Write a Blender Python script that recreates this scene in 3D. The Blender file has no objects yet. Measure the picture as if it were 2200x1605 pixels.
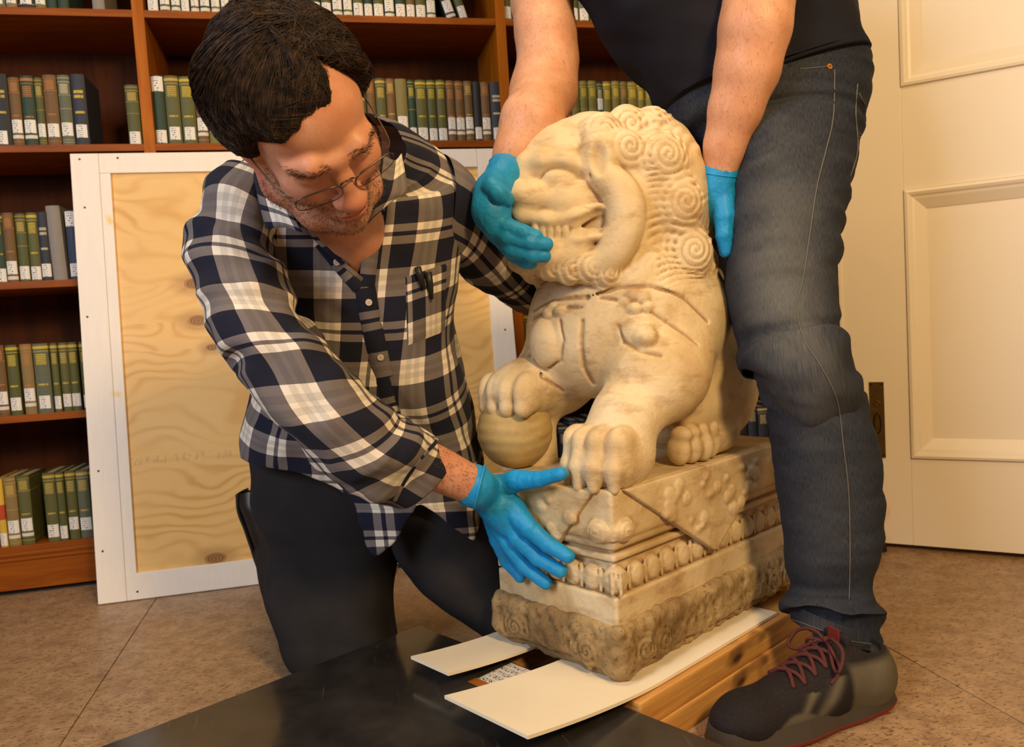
import bpy, bmesh, math, random
import numpy as np
from mathutils import Vector, Matrix
random.seed(7); RNG = np.random.default_rng(7)
SC = bpy.context.scene
COL = SC.collection

# ------------------------------------------------------------------ camera
F, IW, IH, HC = 1700.0, 2200, 1605, 0.64
PITCH, ROLL, YAW = math.radians(3.75), math.radians(3.53), math.radians(12.7)
FWD = np.array([math.sin(YAW)*math.cos(PITCH), math.cos(YAW)*math.cos(PITCH), -math.sin(PITCH)])
_r0 = np.array([math.cos(YAW), -math.sin(YAW), 0.0]); _u0 = np.cross(_r0, FWD)
RIGHT = math.cos(ROLL)*_r0 - math.sin(ROLL)*_u0
UP = math.sin(ROLL)*_r0 + math.cos(ROLL)*_u0
CAM = np.array([0.0, 0.0, HC])
cd = bpy.data.cameras.new('camera'); cam = bpy.data.objects.new('camera', cd); COL.objects.link(cam)
cd.sensor_width = 36.0; cd.lens = F*36.0/IW; cd.clip_start = 0.02
cam.matrix_world = Matrix(((RIGHT[0], UP[0], -FWD[0], CAM[0]), (RIGHT[1], UP[1], -FWD[1], CAM[1]),
                           (RIGHT[2], UP[2], -FWD[2], CAM[2]), (0, 0, 0, 1)))
cd.dof.use_dof = True; cd.dof.focus_distance = 1.15; cd.dof.aperture_fstop = 7.0
SC.camera = cam
SC.view_settings.view_transform = 'Standard'; SC.view_settings.look = 'None'
SC.view_settings.gamma = 1.0; SC.view_settings.use_curve_mapping = False
SC.view_settings.exposure = 0.0

# ------------------------------------------------------------------ light
world = bpy.data.worlds.new('room_air'); SC.world = world; world.use_nodes = True
bg = world.node_tree.nodes['Background']; bg.inputs[0].default_value = (1.0, 0.80, 0.58, 1); bg.inputs[1].default_value = 0.022

def area_light(name, loc, target, size, power, color, size_y=None, spread=180):
    ld = bpy.data.lights.new(name, 'AREA'); ld.energy = power; ld.color = color; ld.size = size
    if size_y: ld.shape = 'RECTANGLE'; ld.size_y = size_y
    ld.spread = math.radians(spread)
    o = bpy.data.objects.new(name, ld); COL.objects.link(o); o.location = loc
    o.rotation_euler = (Vector(target)-Vector(loc)).to_track_quat('-Z', 'Y').to_euler()
    return o
area_light('warm_room_lamp', (0.66, -0.85, 1.78), (0.6, 1.4, 0.6), 0.32, 47, (1.0, 0.67, 0.31))
area_light('window_daylight', (-1.9, -0.5, 1.75), (0.5, 1.4, 0.7), 1.1, 56, (0.88, 0.91, 1.0))
area_light('ceiling_lamp', (0.1, 0.7, 2.75), (0.1, 0.9, 0.0), 1.0, 25, (1.0, 0.73, 0.42))

# ------------------------------------------------------------------ projection helpers (place things at their real distance)
def ray(x, y): return FWD + RIGHT*(x-IW/2)/F - UP*(y-IH/2)/F
def at(x, y, z): return CAM + ray(x, y)*z
def onz(x, y, h):
    r = ray(x, y); return CAM + r*((h-CAM[2])/r[2])
def ony(x, y, Y):
    r = ray(x, y); return CAM + r*(Y/r[1])
def proj(p):
    d = np.asarray(p, float)-CAM; z = d@FWD
    return np.stack([IW/2+F*(d@RIGHT)/z, IH/2-F*(d@UP)/z, z], -1)
def nrm(v):
    v = np.asarray(v, float); return v/max(np.linalg.norm(v), 1e-12)

# ------------------------------------------------------------------ node helpers
class NT:
    def __init__(s, name, rough=0.5, metal=0.0, spec=0.5):
        s.m = bpy.data.materials.new(name); s.m.use_nodes = True
        s.t = s.m.node_tree; s.b = s.t.nodes['Principled BSDF']
        s.b.inputs['Roughness'].default_value = rough; s.b.inputs['Metallic'].default_value = metal
        s.b.inputs['Specular IOR Level'].default_value = spec
    def n(s, typ, **kw):
        x = s.t.nodes.new(typ)
        for k, v in kw.items(): setattr(x, k, v)
        return x
    def put(s, sock, v):
        if isinstance(v, bpy.types.NodeSocket): s.t.links.new(v, sock)
        elif isinstance(v, (tuple, list)) and len(v) == 3 and sock.type == 'RGBA': sock.default_value = (*v, 1)
        else: sock.default_value = v
    def coord(s, kind='Object'): return s.n('ShaderNodeTexCoord').outputs[kind]
    def attr(s, name, out='Vector'): return s.n('ShaderNodeAttribute', attribute_name=name).outputs[out]
    def mapping(s, v, scale=(1, 1, 1), loc=(0, 0, 0), rot=(0, 0, 0)):
        x = s.n('ShaderNodeMapping'); s.put(x.inputs[0], v)
        x.inputs['Location'].default_value = loc; x.inputs['Rotation'].default_value = rot; x.inputs['Scale'].default_value = scale
        return x.outputs[0]
    def noise(s, v, scale=5, detail=3, rough=0.5, dist=0.0, out=0):
        x = s.n('ShaderNodeTexNoise'); s.put(x.inputs['Vector'], v); x.inputs['Scale'].default_value = scale
        x.inputs['Detail'].default_value = detail; x.inputs['Roughness'].default_value = rough; x.inputs['Distortion'].default_value = dist
        return x.outputs[out]
    def voronoi(s, v, scale=5, feat='F1', out=0):
        x = s.n('ShaderNodeTexVoronoi', feature=feat); s.put(x.inputs['Vector'], v); x.inputs['Scale'].default_value = scale
        return x.outputs[out]
    def ramp(s, f, stops, interp='LINEAR'):
        x = s.n('ShaderNodeValToRGB'); s.put(x.inputs[0], f); e = x.color_ramp; e.interpolation = interp
        while len(e.elements) < len(stops): e.elements.new(0.5)
        for el, (p, c) in zip(e.elements, stops): el.position = p; el.color = (*c, 1) if len(c) == 3 else c
        return x.outputs[0]
    def mix(s, f, a, b, mode='MIX'):
        x = s.n('ShaderNodeMix', data_type='RGBA', blend_type=mode)
        s.put(x.inputs[0], f); s.put(x.inputs[6], a); s.put(x.inputs[7], b); return x.outputs[2]
    def math(s, op, a, b=0.0, c=0.0, clamp=False):
        x = s.n('ShaderNodeMath', operation=op, use_clamp=clamp)
        s.put(x.inputs[0], a); s.put(x.inputs[1], b); s.put(x.inputs[2], c); return x.outputs[0]
    def vmath(s, op, a, b=(0, 0, 0)):
        x = s.n('ShaderNodeVectorMath', operation=op); s.put(x.inputs[0], a); s.put(x.inputs[1], b); return x.outputs[0]
    def sep(s, v):
        x = s.n('ShaderNodeSeparateXYZ'); s.put(x.inputs[0], v); return x.outputs
    def comb(s, a=0.0, b=0.0, c=0.0):
        x = s.n('ShaderNodeCombineXYZ'); s.put(x.inputs[0], a); s.put(x.inputs[1], b); s.put(x.inputs[2], c); return x.outputs[0]
    def maprange(s, v, a, b, c=0.0, d=1.0, smooth=False):
        x = s.n('ShaderNodeMapRange', interpolation_type='SMOOTHSTEP' if smooth else 'LINEAR'); s.put(x.inputs[0], v)
        for i, q in enumerate((a, b, c, d)): x.inputs[i+1].default_value = q
        return x.outputs[0]
    def base(s, c): s.put(s.b.inputs['Base Color'], c); return s
    def rough(s, v): s.put(s.b.inputs['Roughness'], v); return s
    def bump(s, h, strength=0.3, dist=0.002):
        x = s.n('ShaderNodeBump'); x.inputs['Strength'].default_value = strength; x.inputs['Distance'].default_value = dist
        s.put(x.inputs['Height'], h); s.t.links.new(x.outputs[0], s.b.inputs['Normal']); return s

_plain = {}
def plain(name, col, rough=0.5, metal=0.0, spec=0.5):
    if name not in _plain:
        _plain[name] = NT(name, rough, metal, spec).base(col).m
    return _plain[name]

# ------------------------------------------------------------------ object helpers
ORIG = {}
def thing(name, label, cat, loc=(0, 0, 0), group=None):
    o = bpy.data.objects.new(name, None); COL.objects.link(o); o.location = tuple(loc)
    o.empty_display_size = 0.05; ORIG[o.name] = np.array(loc, float); tag(o, label, cat, group); return o
def tag(o, label=None, cat=None, group=None, kind=None):
    if label: o['label'] = label
    if cat: o['category'] = cat
    if group: o['group'] = group
    if kind: o['kind'] = kind
    return o
def obj(name, verts, faces, mat=None, parent=None, loc=None, smooth=False, attrs=None, label=None):
    verts = np.asarray(verts, float).reshape(-1, 3)
    if parent is not None: org = ORIG[parent.name]
    elif loc is not None: org = np.array(loc, float)
    else: org = np.array([(verts[:, 0].min()+verts[:, 0].max())/2, (verts[:, 1].min()+verts[:, 1].max())/2, verts[:, 2].min()])
    me = bpy.data.meshes.new(name)
    if isinstance(faces, np.ndarray):
        n, k = faces.shape; me.vertices.add(len(verts)); me.vertices.foreach_set('co', (verts-org).astype(np.float32).ravel())
        me.loops.add(n*k); me.loops.foreach_set('vertex_index', faces.astype(np.int32).ravel())
        me.polygons.add(n); me.polygons.foreach_set('loop_start', np.arange(0, n*k, k, dtype=np.int32))
        me.update(calc_edges=True); me.validate()
    else:
        me.from_pydata((verts-org).tolist(), [], [list(f) for f in faces]); me.update()
    if smooth: me.polygons.foreach_set('use_smooth', np.ones(len(me.polygons), bool))
    if attrs:
        for k, v in attrs.items():
            v = np.asarray(v, np.float32)
            a = me.attributes.new(k, 'FLOAT_VECTOR' if v.ndim == 2 else 'FLOAT', 'POINT')
            a.data.foreach_set('vector' if v.ndim == 2 else 'value', v.ravel())
    o = bpy.data.objects.new(name, me); COL.objects.link(o)
    if mat is not None: me.materials.append(mat)
    if parent is not None: o.parent = parent; ORIG[o.name] = org
    else: o.location = tuple(org); ORIG[o.name] = org
    if label: o['label'] = label
    return o

def box_vf(lo, hi, bev=0.0, R=None, org=None):
    """bevelled box between lo and hi; R rows = axes, org = origin (local->world)"""
    lo = np.array(lo, float); hi = np.array(hi, float)
    bm = bmesh.new(); bmesh.ops.create_cube(bm, size=1.0)
    for v in bm.verts:
        v.co = Vector((lo+hi)/2 + np.array(v.co)*(hi-lo))
    if bev > 0: bmesh.ops.bevel(bm, geom=bm.edges[:], offset=bev, segments=2, affect='EDGES', profile=0.7)
    bm.verts.index_update()
    V = np.array([v.co for v in bm.verts]); Fc = [[v.index for v in f.verts] for f in bm.faces]; bm.free()
    if R is not None: V = V@np.asarray(R)
    if org is not None: V = V+np.asarray(org)
    return V, Fc
def box(name, lo, hi, mat, parent=None, bev=0.0, R=None, org=None, **kw):
    V, Fc = box_vf(lo, hi, bev, R, org); return obj(name, V, Fc, mat, parent, **kw)

def tube_vf(pts, rad, n=8, caps=True):
    pts = np.asarray(pts, float); rad = np.broadcast_to(np.asarray(rad, float), (len(pts),))
    T = np.gradient(pts, axis=0); T /= np.linalg.norm(T, axis=1)[:, None]+1e-12
    u = nrm(np.cross(T[0], [0.31, 0.17, 0.93])); V = []
    for i in range(len(pts)):
        u = nrm(u-T[i]*(u@T[i])); w = np.cross(T[i], u)
        a = np.arange(n)*2*math.pi/n
        V.append(pts[i]+rad[i]*(np.cos(a)[:, None]*u+np.sin(a)[:, None]*w))
    V = np.concatenate(V); Fc = []
    for i in range(len(pts)-1):
        for j in range(n):
            k = (j+1) % n; Fc.append((i*n+j, i*n+k, (i+1)*n+k, (i+1)*n+j))
    if caps: Fc.append(tuple(range(n))[::-1]); Fc.append(tuple((len(pts)-1)*n+j for j in range(n)))
    return V, Fc
def catmull(pts, m=8):
    P = np.asarray(pts, float); out = []
    Q = np.vstack([2*P[0]-P[1], P, 2*P[-1]-P[-2]])
    for i in range(1, len(Q)-2):
        t = np.linspace(0, 1, m, endpoint=False)[:, None]
        a, b, c, d = Q[i-1], Q[i], Q[i+1], Q[i+2]
        out.append(0.5*((2*b)+(-a+c)*t+(2*a-5*b+4*c-d)*t**2+(-a+3*b-3*c+d)*t**3))
    out.append(P[-1:]); return np.vstack(out)
def merge(*vfs):
    V = []; Fc = []; k = 0
    for v, f in vfs:
        V.append(np.asarray(v)); Fc += [tuple(int(i)+k for i in q) for q in f]; k += len(v)
    return np.concatenate(V), Fc

# value noise for geometry (vectorised)
_P = RNG.random((64, 64, 64)).astype(np.float32)
def vnoise(x, y, z):
    def ip(a):
        i = np.floor(a); f = a-i; return i.astype(np.int64) & 63, (f*f*(3-2*f))
    xi, xf = ip(x); yi, yf = ip(y); zi, zf = ip(z)
    x1, y1, z1 = (xi+1) & 63, (yi+1) & 63, (zi+1) & 63
    c00 = _P[xi, yi, zi]*(1-xf)+_P[x1, yi, zi]*xf; c10 = _P[xi, y1, zi]*(1-xf)+_P[x1, y1, zi]*xf
    c01 = _P[xi, yi, z1]*(1-xf)+_P[x1, yi, z1]*xf; c11 = _P[xi, y1, z1]*(1-xf)+_P[x1, y1, z1]*xf
    return (c00*(1-yf)+c10*yf)*(1-zf)+(c01*(1-yf)+c11*yf)*zf-0.5

# ------------------------------------------------------------------ signed-distance modelling
class Grid:
    def __init__(s, lo, hi, h):
        s.lo = np.array(lo, float); s.h = h
        s.n = np.ceil((np.array(hi, float)-s.lo)/h).astype(int)+1
        s.d = np.full(s.n, 0.5, np.float32)
        s.ax = [(s.lo[i]+h*np.arange(s.n[i])).astype(np.float32) for i in range(3)]
    def sub(s, lo, hi):
        i0 = np.clip(np.floor((np.asarray(lo)-s.lo)/s.h).astype(int), 0, s.n-1)
        i1 = np.clip(np.ceil((np.asarray(hi)-s.lo)/s.h).astype(int)+1, 1, s.n)
        sl = tuple(slice(a, max(b, a+1)) for a, b in zip(i0, i1))
        return sl, s.ax[0][sl[0]][:, None, None], s.ax[1][sl[1]][None, :, None], s.ax[2][sl[2]][None, None, :]
    def comb(s, fn, lo, hi, k=0.0, op='add'):
        m = k*1.2+s.h*3
        sl, X, Y, Z = s.sub(np.asarray(lo)-m, np.asarray(hi)+m)
        d = fn(X, Y, Z).astype(np.float32); o = s.d[sl]
        if op == 'add':
            if k > 0:
                hh = np.maximum(k-np.abs(o-d), 0)/k; s.d[sl] = np.minimum(o, d)-hh*hh*k*0.25
            else: s.d[sl] = np.minimum(o, d)
        else:
            e = -d
            if k > 0:
                hh = np.maximum(k-np.abs(o-e), 0)/k; s.d[sl] = np.maximum(o, e)+hh*hh*k*0.25
            else: s.d[sl] = np.maximum(o, e)
    def ell(s, c, r, R=None, k=0.01, op='add', warp=None):
        c = np.asarray(c, float); r = np.broadcast_to(np.asarray(r, float), (3,)); m = r.max()*1.02
        Rm = np.eye(3) if R is None else np.asarray(R)
        ext = np.sqrt(((Rm*r[:, None])**2).sum(0))
        def fn(X, Y, Z):
            x, y, z = X-c[0], Y-c[1], Z-c[2]
            q = [(Rm[i, 0]*x+Rm[i, 1]*y+Rm[i, 2]*z) for i in range(3)]
            k0 = np.sqrt(sum((q[i]/r[i])**2 for i in range(3)))+1e-6
            k1 = np.sqrt(sum((q[i]/r[i]**2)**2 for i in range(3)))+1e-6
            d = k0*(k0-1)/k1
            return d if warp is None else d+warp(*q)
        s.comb(fn, c-ext-0.004, c+ext+0.004, k, op)
    def cap(s, a, b, ra, rb, k=0.01, op='add'):
        a = np.asarray(a, float); b = np.asarray(b, float); ab = b-a; L2 = ab@ab+1e-12; m = max(ra, rb)
        def fn(X, Y, Z):
            x, y, z = X-a[0], Y-a[1], Z-a[2]
            t = np.clip((x*ab[0]+y*ab[1]+z*ab[2])/L2, 0, 1)
            return np.sqrt((x-t*ab[0])**2+(y-t*ab[1])**2+(z-t*ab[2])**2)-(ra+(rb-ra)*t)
        s.comb(fn, np.minimum(a, b)-m, np.maximum(a, b)+m, k, op)
    def chain(s, pts, rad, k=0.008, op='add'):
        for i in range(len(pts)-1): s.cap(pts[i], pts[i+1], rad[i], rad[i+1], k, op)
    def box(s, c, hb, R=None, rnd=0.004, k=0.0, op='add'):
        c = np.asarray(c, float); hb = np.asarray(hb, float); Rm = np.eye(3) if R is None else np.asarray(R)
        ext = (np.abs(Rm)*hb[:, None]).sum(0)
        def fn(X, Y, Z):
            x, y, z = X-c[0], Y-c[1], Z-c[2]
            q = [np.abs(Rm[i, 0]*x+Rm[i, 1]*y+Rm[i, 2]*z)-(hb[i]-rnd) for i in range(3)]
            return np.sqrt(sum(np.maximum(v, 0)**2 for v in q))+np.minimum(np.maximum(np.maximum(q[0], q[1]), q[2]), 0)-rnd
        s.comb(fn, c-ext, c+ext, k, op)
    def disp(s, fn, lo, hi):
        sl, X, Y, Z = s.sub(lo, hi); s.d[sl] += fn(X, Y, Z).astype(np.float32)
    def mesh(s):
        d = s.d; d[0] = d[-1] = 0.5; d[:, 0] = d[:, -1] = 0.5; d[:, :, 0] = d[:, :, -1] = 0.5
        ins = d < 0
        cnt = np.zeros(np.array(d.shape)-1, np.int8)
        for dx in (0, 1):
            for dy in (0, 1):
                for dz in (0, 1):
                    cnt += ins[dx:d.shape[0]-1+dx, dy:d.shape[1]-1+dy, dz:d.shape[2]-1+dz]
        idx = np.argwhere((cnt > 0) & (cnt < 8)); M = len(idx)
        vid = np.full(cnt.shape, -1, np.int64); vid[tuple(idx.T)] = np.arange(M)
        off = np.array([[i, j, k] for i in (0, 1) for j in (0, 1) for k in (0, 1)])
        val = np.stack([d[tuple((idx+o).T)] for o in off], 1)
        acc = np.zeros((M, 3)); num = np.zeros(M)
        for a in range(8):
            for ax in range(3):
                o = off[a].copy()
                if o[ax]: continue
                o[ax] = 1; b = o[0]*4+o[1]*2+o[2]
                va, vb = val[:, a], val[:, b]; mk = (va < 0) != (vb < 0)
                t = np.where(mk, va/np.where(mk, va-vb, 1), 0)
                p = off[a][None]+t[:, None]*(off[b]-off[a])[None]
                acc[mk] += p[mk]; num[mk] += 1
        V = s.lo+(idx+acc/num[:, None])*s.h
        Fc = []
        for ax in range(3):
            sl0 = [slice(None)]*3; sl1 = [slice(None)]*3; sl0[ax] = slice(0, -1); sl1[ax] = slice(1, None)
            A = ins[tuple(sl0)]; B = ins[tuple(sl1)]; e = np.argwhere(A != B)
            u, w = (ax+1) % 3, (ax+2) % 3
            ok = (e[:, u] > 0) & (e[:, w] > 0); e = e[ok]
            sg = A[tuple(e.T)]
            eu = np.zeros(3, int); eu[u] = 1; ew = np.zeros(3, int); ew[w] = 1
            q = np.stack([vid[tuple((e-eu-ew).T)], vid[tuple((e-ew).T)], vid[tuple(e.T)], vid[tuple((e-eu).T)]], 1)
            q[~sg] = q[~sg][:, ::-1]; Fc.append(q)
        Fc = np.concatenate(Fc); Fc = Fc[(Fc >= 0).all(1)]
        return V, Fc
def smooth_mesh(V, Fc, it=2, lam=0.5):
    e = np.concatenate([Fc[:, [0, 1]], Fc[:, [1, 2]], Fc[:, [2, 3]], Fc[:, [3, 0]]])
    e = np.concatenate([e, e[:, ::-1]]); deg = np.bincount(e[:, 0], minlength=len(V)).astype(float)+1e-9
    for _ in range(it):
        S = np.stack([np.bincount(e[:, 0], V[e[:, 1], i], len(V)) for i in range(3)], 1)/deg[:, None]
        V = V+lam*(S-V)
    return V
def vnormals(V, Fc):
    a = V[Fc[:, 2]]-V[Fc[:, 0]]; b = V[Fc[:, 3]]-V[Fc[:, 1]]; n = np.cross(a, b); N = np.zeros_like(V)
    for i in range(4): np.add.at(N, Fc[:, i], n)
    return N/(np.linalg.norm(N, axis=1)[:, None]+1e-12)
def grid_faces(nr, nc, wrap=True):
    i = np.arange(nr-1)[:, None]; j = np.arange(nc if wrap else nc-1)[None, :]; k = (j+1) % nc
    return np.stack(np.broadcast_arrays(i*nc+j, i*nc+k, (i+1)*nc+k, (i+1)*nc+j), -1).reshape(-1, 4)
def S(r, g, b):
    return tuple(((c/255)/12.92 if c/255 <= 0.04045 else ((c/255+0.055)/1.055)**2.4) for c in (r, g, b))

# ------------------------------------------------------------------ surface materials
def wood_mat(name, dark, light, scale=1.0, axis=2, rough=0.4):
    t = NT(name, rough, 0, 0.18); co = t.coord()
    sc = [14*scale]*3; sc[axis] = 1.2*scale
    m = t.mapping(co, tuple(sc)); f = t.noise(m, 3.0, 5, 0.6, 0.6); g = t.noise(co, 2.2, 2)
    c = t.ramp(f, [(0.3, dark), (0.7, light)]); c = t.mix(t.math('MULTIPLY', g, 0.5), c, dark)
    t.base(c).bump(f, 0.06, 0.001); return t.m
M_case = wood_mat('stained_shelf_wood', S(120, 58, 4), S(170, 92, 10), 1.0, 0, 0.5)
M_case_v = wood_mat('stained_upright_wood', S(150, 78, 6), S(192, 112, 12), 1.0, 2, 0.5)
M_case_b = wood_mat('stained_back_panel_shaded', S(56, 24, 4), S(88, 42, 6), 0.6, 2, 0.75)  # same stained wood, colour darkened to hold the shade inside the bays
M_kick = plain('shadow_gap_black', S(16, 13, 10), 0.8)  # near-black colour stands in for the shadow gap under the plinth
t = NT('painted_wall', 0.7); t.base(t.mix(t.noise(t.coord(), 3, 3), S(214, 198, 172), S(222, 208, 184))); M_wall = t.m
t = NT('speckled_vinyl', 0.42); co = t.coord()
m1 = t.mapping(co, (1, 1.0, 1), rot=(0, 0, 0.4)); f1 = t.noise(m1, 26, 4, 0.65, 0.3)
m2 = t.mapping(co, (1.0, 2.2, 1), rot=(0, 0, -0.5)); f2 = t.noise(m2, 85, 3, 0.6, 0.5); f3 = t.noise(co, 190, 2, 0.5); f4 = t.voronoi(co, 34)
c = t.ramp(f1, [(0.33, S(132, 104, 76)), (0.52, S(164, 134, 102)), (0.7, S(180, 150, 116))])
c = t.mix(t.maprange(f2, 0.54, 0.64), c, S(98, 72, 50)); c = t.mix(t.maprange(f3, 0.60, 0.70, 0, 0.7), c, S(192, 166, 132))
c = t.mix(t.maprange(f4, 0.06, 0.03, 0, 0.45), c, S(92, 70, 50)); c = t.mix(t.math('MULTIPLY', t.noise(co, 1.6, 3), 0.45), c, S(150, 115, 80))
t.base(c); t.rough(t.maprange(t.noise(co, 7, 3), 0.3, 0.7, 0.33, 0.5)); t.bump(f2, 0.05, 0.0008); M_floor = t.m
t = NT('cream_gloss_paint', 0.38); co = t.coord(); t.base(t.mix(t.noise(co, 4, 3), S(232, 218, 196), S(240, 228, 208))); t.bump(t.noise(co, 60, 3), 0.05, 0.001); M_door = t.m

# ------------------------------------------------------------------ floor, walls
floor = thing('floor', None, None, (0, 0, 0)); floor['kind'] = 'structure'; floor['label'] = 'tan speckled vinyl floor with dark seams'
obj('subfloor', [(-3, -2.5, -0.004), (4, -2.5, -0.004), (4, 2.8, -0.004), (-3, 2.8, -0.004)], [(0, 1, 2, 3)], plain('seam_dark', S(70, 50, 34), 0.8), floor)
TX = [-3.343, -1.910, -0.477, 0.956, 2.389, 3.822]
for i in range(5):
    ys = [-2.5, -1.266, 0.167, 1.6, 2.8] if i < 3 else [-2.5, -0.56, 0.73-0.1, 2.06+0.3, 2.8]
    for j in range(4):
        g = 0.0011
        box('tile', (TX[i]+g, ys[j]+g, -0.012), (TX[i+1]-g, ys[j+1]-g, 0.0), M_floor, floor, bev=0.0008)
wb = box('wall_back', (-3, 2.66, 0), (4, 2.76, 2.9), M_wall); wb['kind'] = 'structure'
HX = 1.88
wr = thing('wall_right', None, None, (HX, 2, 0)); wr['kind'] = 'structure'
box('wall_section', (HX, 1.30, 0), (HX+0.12, 2.66, 2.9), M_wall, wr)
box('wall_section', (HX, -2.5, 0), (HX+0.12, 0.42, 2.9), M_wall, wr)
box('lintel', (HX, 0.42, 2.08), (HX+0.12, 1.30, 2.9), M_wall, wr)

# ------------------------------------------------------------------ door standing open at an angle
DO = np.array([1.345, 1.746, 0.0]); DS = nrm([0.730, -0.683, 0]); DN = np.array([DS[1], -DS[0], 0.0]); DR = np.array([DS, DN, [0, 0, 1.0]])
door = thing('door_1', None, None, DO); door['kind'] = 'structure'; door['label'] = 'cream painted panel door standing open beside the bookcase'
s0, s1, z0, z1 = -0.088, 0.70, 0.014, 2.03; TH = 0.04
def dbox(name, a, b, c, d, y0=-TH, y1=0.0, mat=M_door, bev=0.0015, parent=door):
    return box(name, (a, y0, c), (b, y1, d), mat, parent, bev, DR, DO)
PL, PRR = 0.068, 0.545
dbox('stile', s0, PL, z0, z1); dbox('stile', PRR, s1, z0, z1)
dbox('rail', PL, PRR, z0, 0.236); dbox('rail', PL, PRR, 0.902, 1.149); dbox('rail', PL, PRR, 1.90, z1)
dbox('edge_bead', s0+0.0005, s0+0.009, z0, z1, 0.0, 0.003)
for (zl, zh) in ((0.236, 0.902), (1.149, 1.90)):
    dbox('panel', PL, PRR, zl, zh, -0.034, -0.016, bev=0)
    prof = [(0.0, 0.0), (0.002, 0.007), (0.008, 0.009), (0.014, 0.006), (0.018, 0.002), (0.024, 0.0), (0.046, -0.013), (0.05, -0.016)]
    V = []; Fq = []
    for (o_, h_) in prof:
        for (a, b) in ((PL+o_, zl+o_), (PRR-o_, zl+o_), (PRR-o_, zh-o_), (PL+o_, zh-o_)): V.append((a, h_, b))
    for i in range(len(prof)-1):
        for j in range(4):
            k = (j+1) % 4; Fq.append((i*4+j, i*4+k, (i+1)*4+k, (i+1)*4+j))
    obj('moulding', np.array(V)@DR+DO, Fq, M_door, door)
M_brass = NT('tarnished_brass', 0.45, 0.7); M_brass.base(M_brass.mix(M_brass.noise(M_brass.coord(), 60, 4), S(74, 56, 26), S(120, 92, 46))); M_brass = M_brass.m
lp = dbox('lock_plate', -0.023, 0.011, 0.236, 0.430, 0, 0.003, M_brass, 0.001); lp['label'] = 'tarnished brass lock plate'
def disc_vf(c, n, r, h, seg=20):
    n = nrm(n); return tube_vf([np.asarray(c), np.asarray(c)+n*h], r, seg)
def dpt(a, h, z): return DO+DS*a+DN*h+np.array([0, 0, z])
obj('keyhole_ring', *tube_vf([dpt(-0.006+0.007*math.cos(u), 0.004, 0.375+0.007*math.sin(u)) for u in np.linspace(0, 2*math.pi, 17)], 0.0015, 6), M_brass, lp)
obj('pull_recess', *merge(tube_vf([dpt(-0.006+0.004*s_, 0.0035, 0.345+0.0*s_-0.0) if False else dpt(-0.006+0.008*math.cos(u), 0.004, 0.325+0.026*math.sin(u)) for u in np.linspace(0, 2*math.pi, 25) for s_ in (0,)], 0.0018, 6)), plain('dark_brass', S(52, 38, 18), 0.5, 0.6), lp)
for q in ((-0.018, 0.424), (0.006, 0.424), (0.006, 0.243)):
    obj('screw', *disc_vf(dpt(q[0], 0.003, q[1]), DN, 0.0022, 0.001, 10), plain('screw_dark', S(30, 24, 16), 0.5, 0.6), lp)

# ------------------------------------------------------------------ bookcase
YS = 2.295; DEP = 0.31
case = thing('bookcase', 'stained wooden bookcase of wide open bays along the back wall', 'bookcase', (0.0, YS, 0))
UX = [-1.43, -0.431, 0.548, 1.53, 2.45]; HT = 0.0145
ZS = [0.13, 0.475, 0.822, 1.171, 1.518, 1.866]
for x in UX[:4]: box('upright', (x-HT, YS, 0.13), (x+HT, YS+DEP, 2.1), M_case_v, case, 0.0015)
box('end_upright', (1.853-0.02, YS, 0.0), (1.873, YS+DEP, 2.1), M_case_v, case, 0.0015)
for i in range(4):
    xa, xb = UX[i]+HT, (UX[i+1]-HT if i < 3 else 1.833)
    for z in ZS: box('shelf', (xa, YS+0.001, z-0.019), (xb, YS+DEP-0.012, z), M_case, case, 0.0015)
box('back_panel', (-1.44, YS+DEP-0.012, 0.02), (1.86, YS+DEP, 2.1), M_case_b, case)
box('plinth', (-1.46, YS+0.002, 0.014), (1.87, YS+0.03, 0.108), M_case, case, 0.002)
box('moulding', (-1.46, YS-0.004, 0.092), (1.87, YS+0.02, 0.100), M_case, case, 0.003)
box('moulding', (-1.46, YS-0.002, 0.104), (1.87, YS+0.02, 0.114), M_case, case, 0.003)
box('kick_board', (-1.44, YS+0.02, 0.0), (1.86, YS+0.035, 0.02), M_kick, case)

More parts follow.
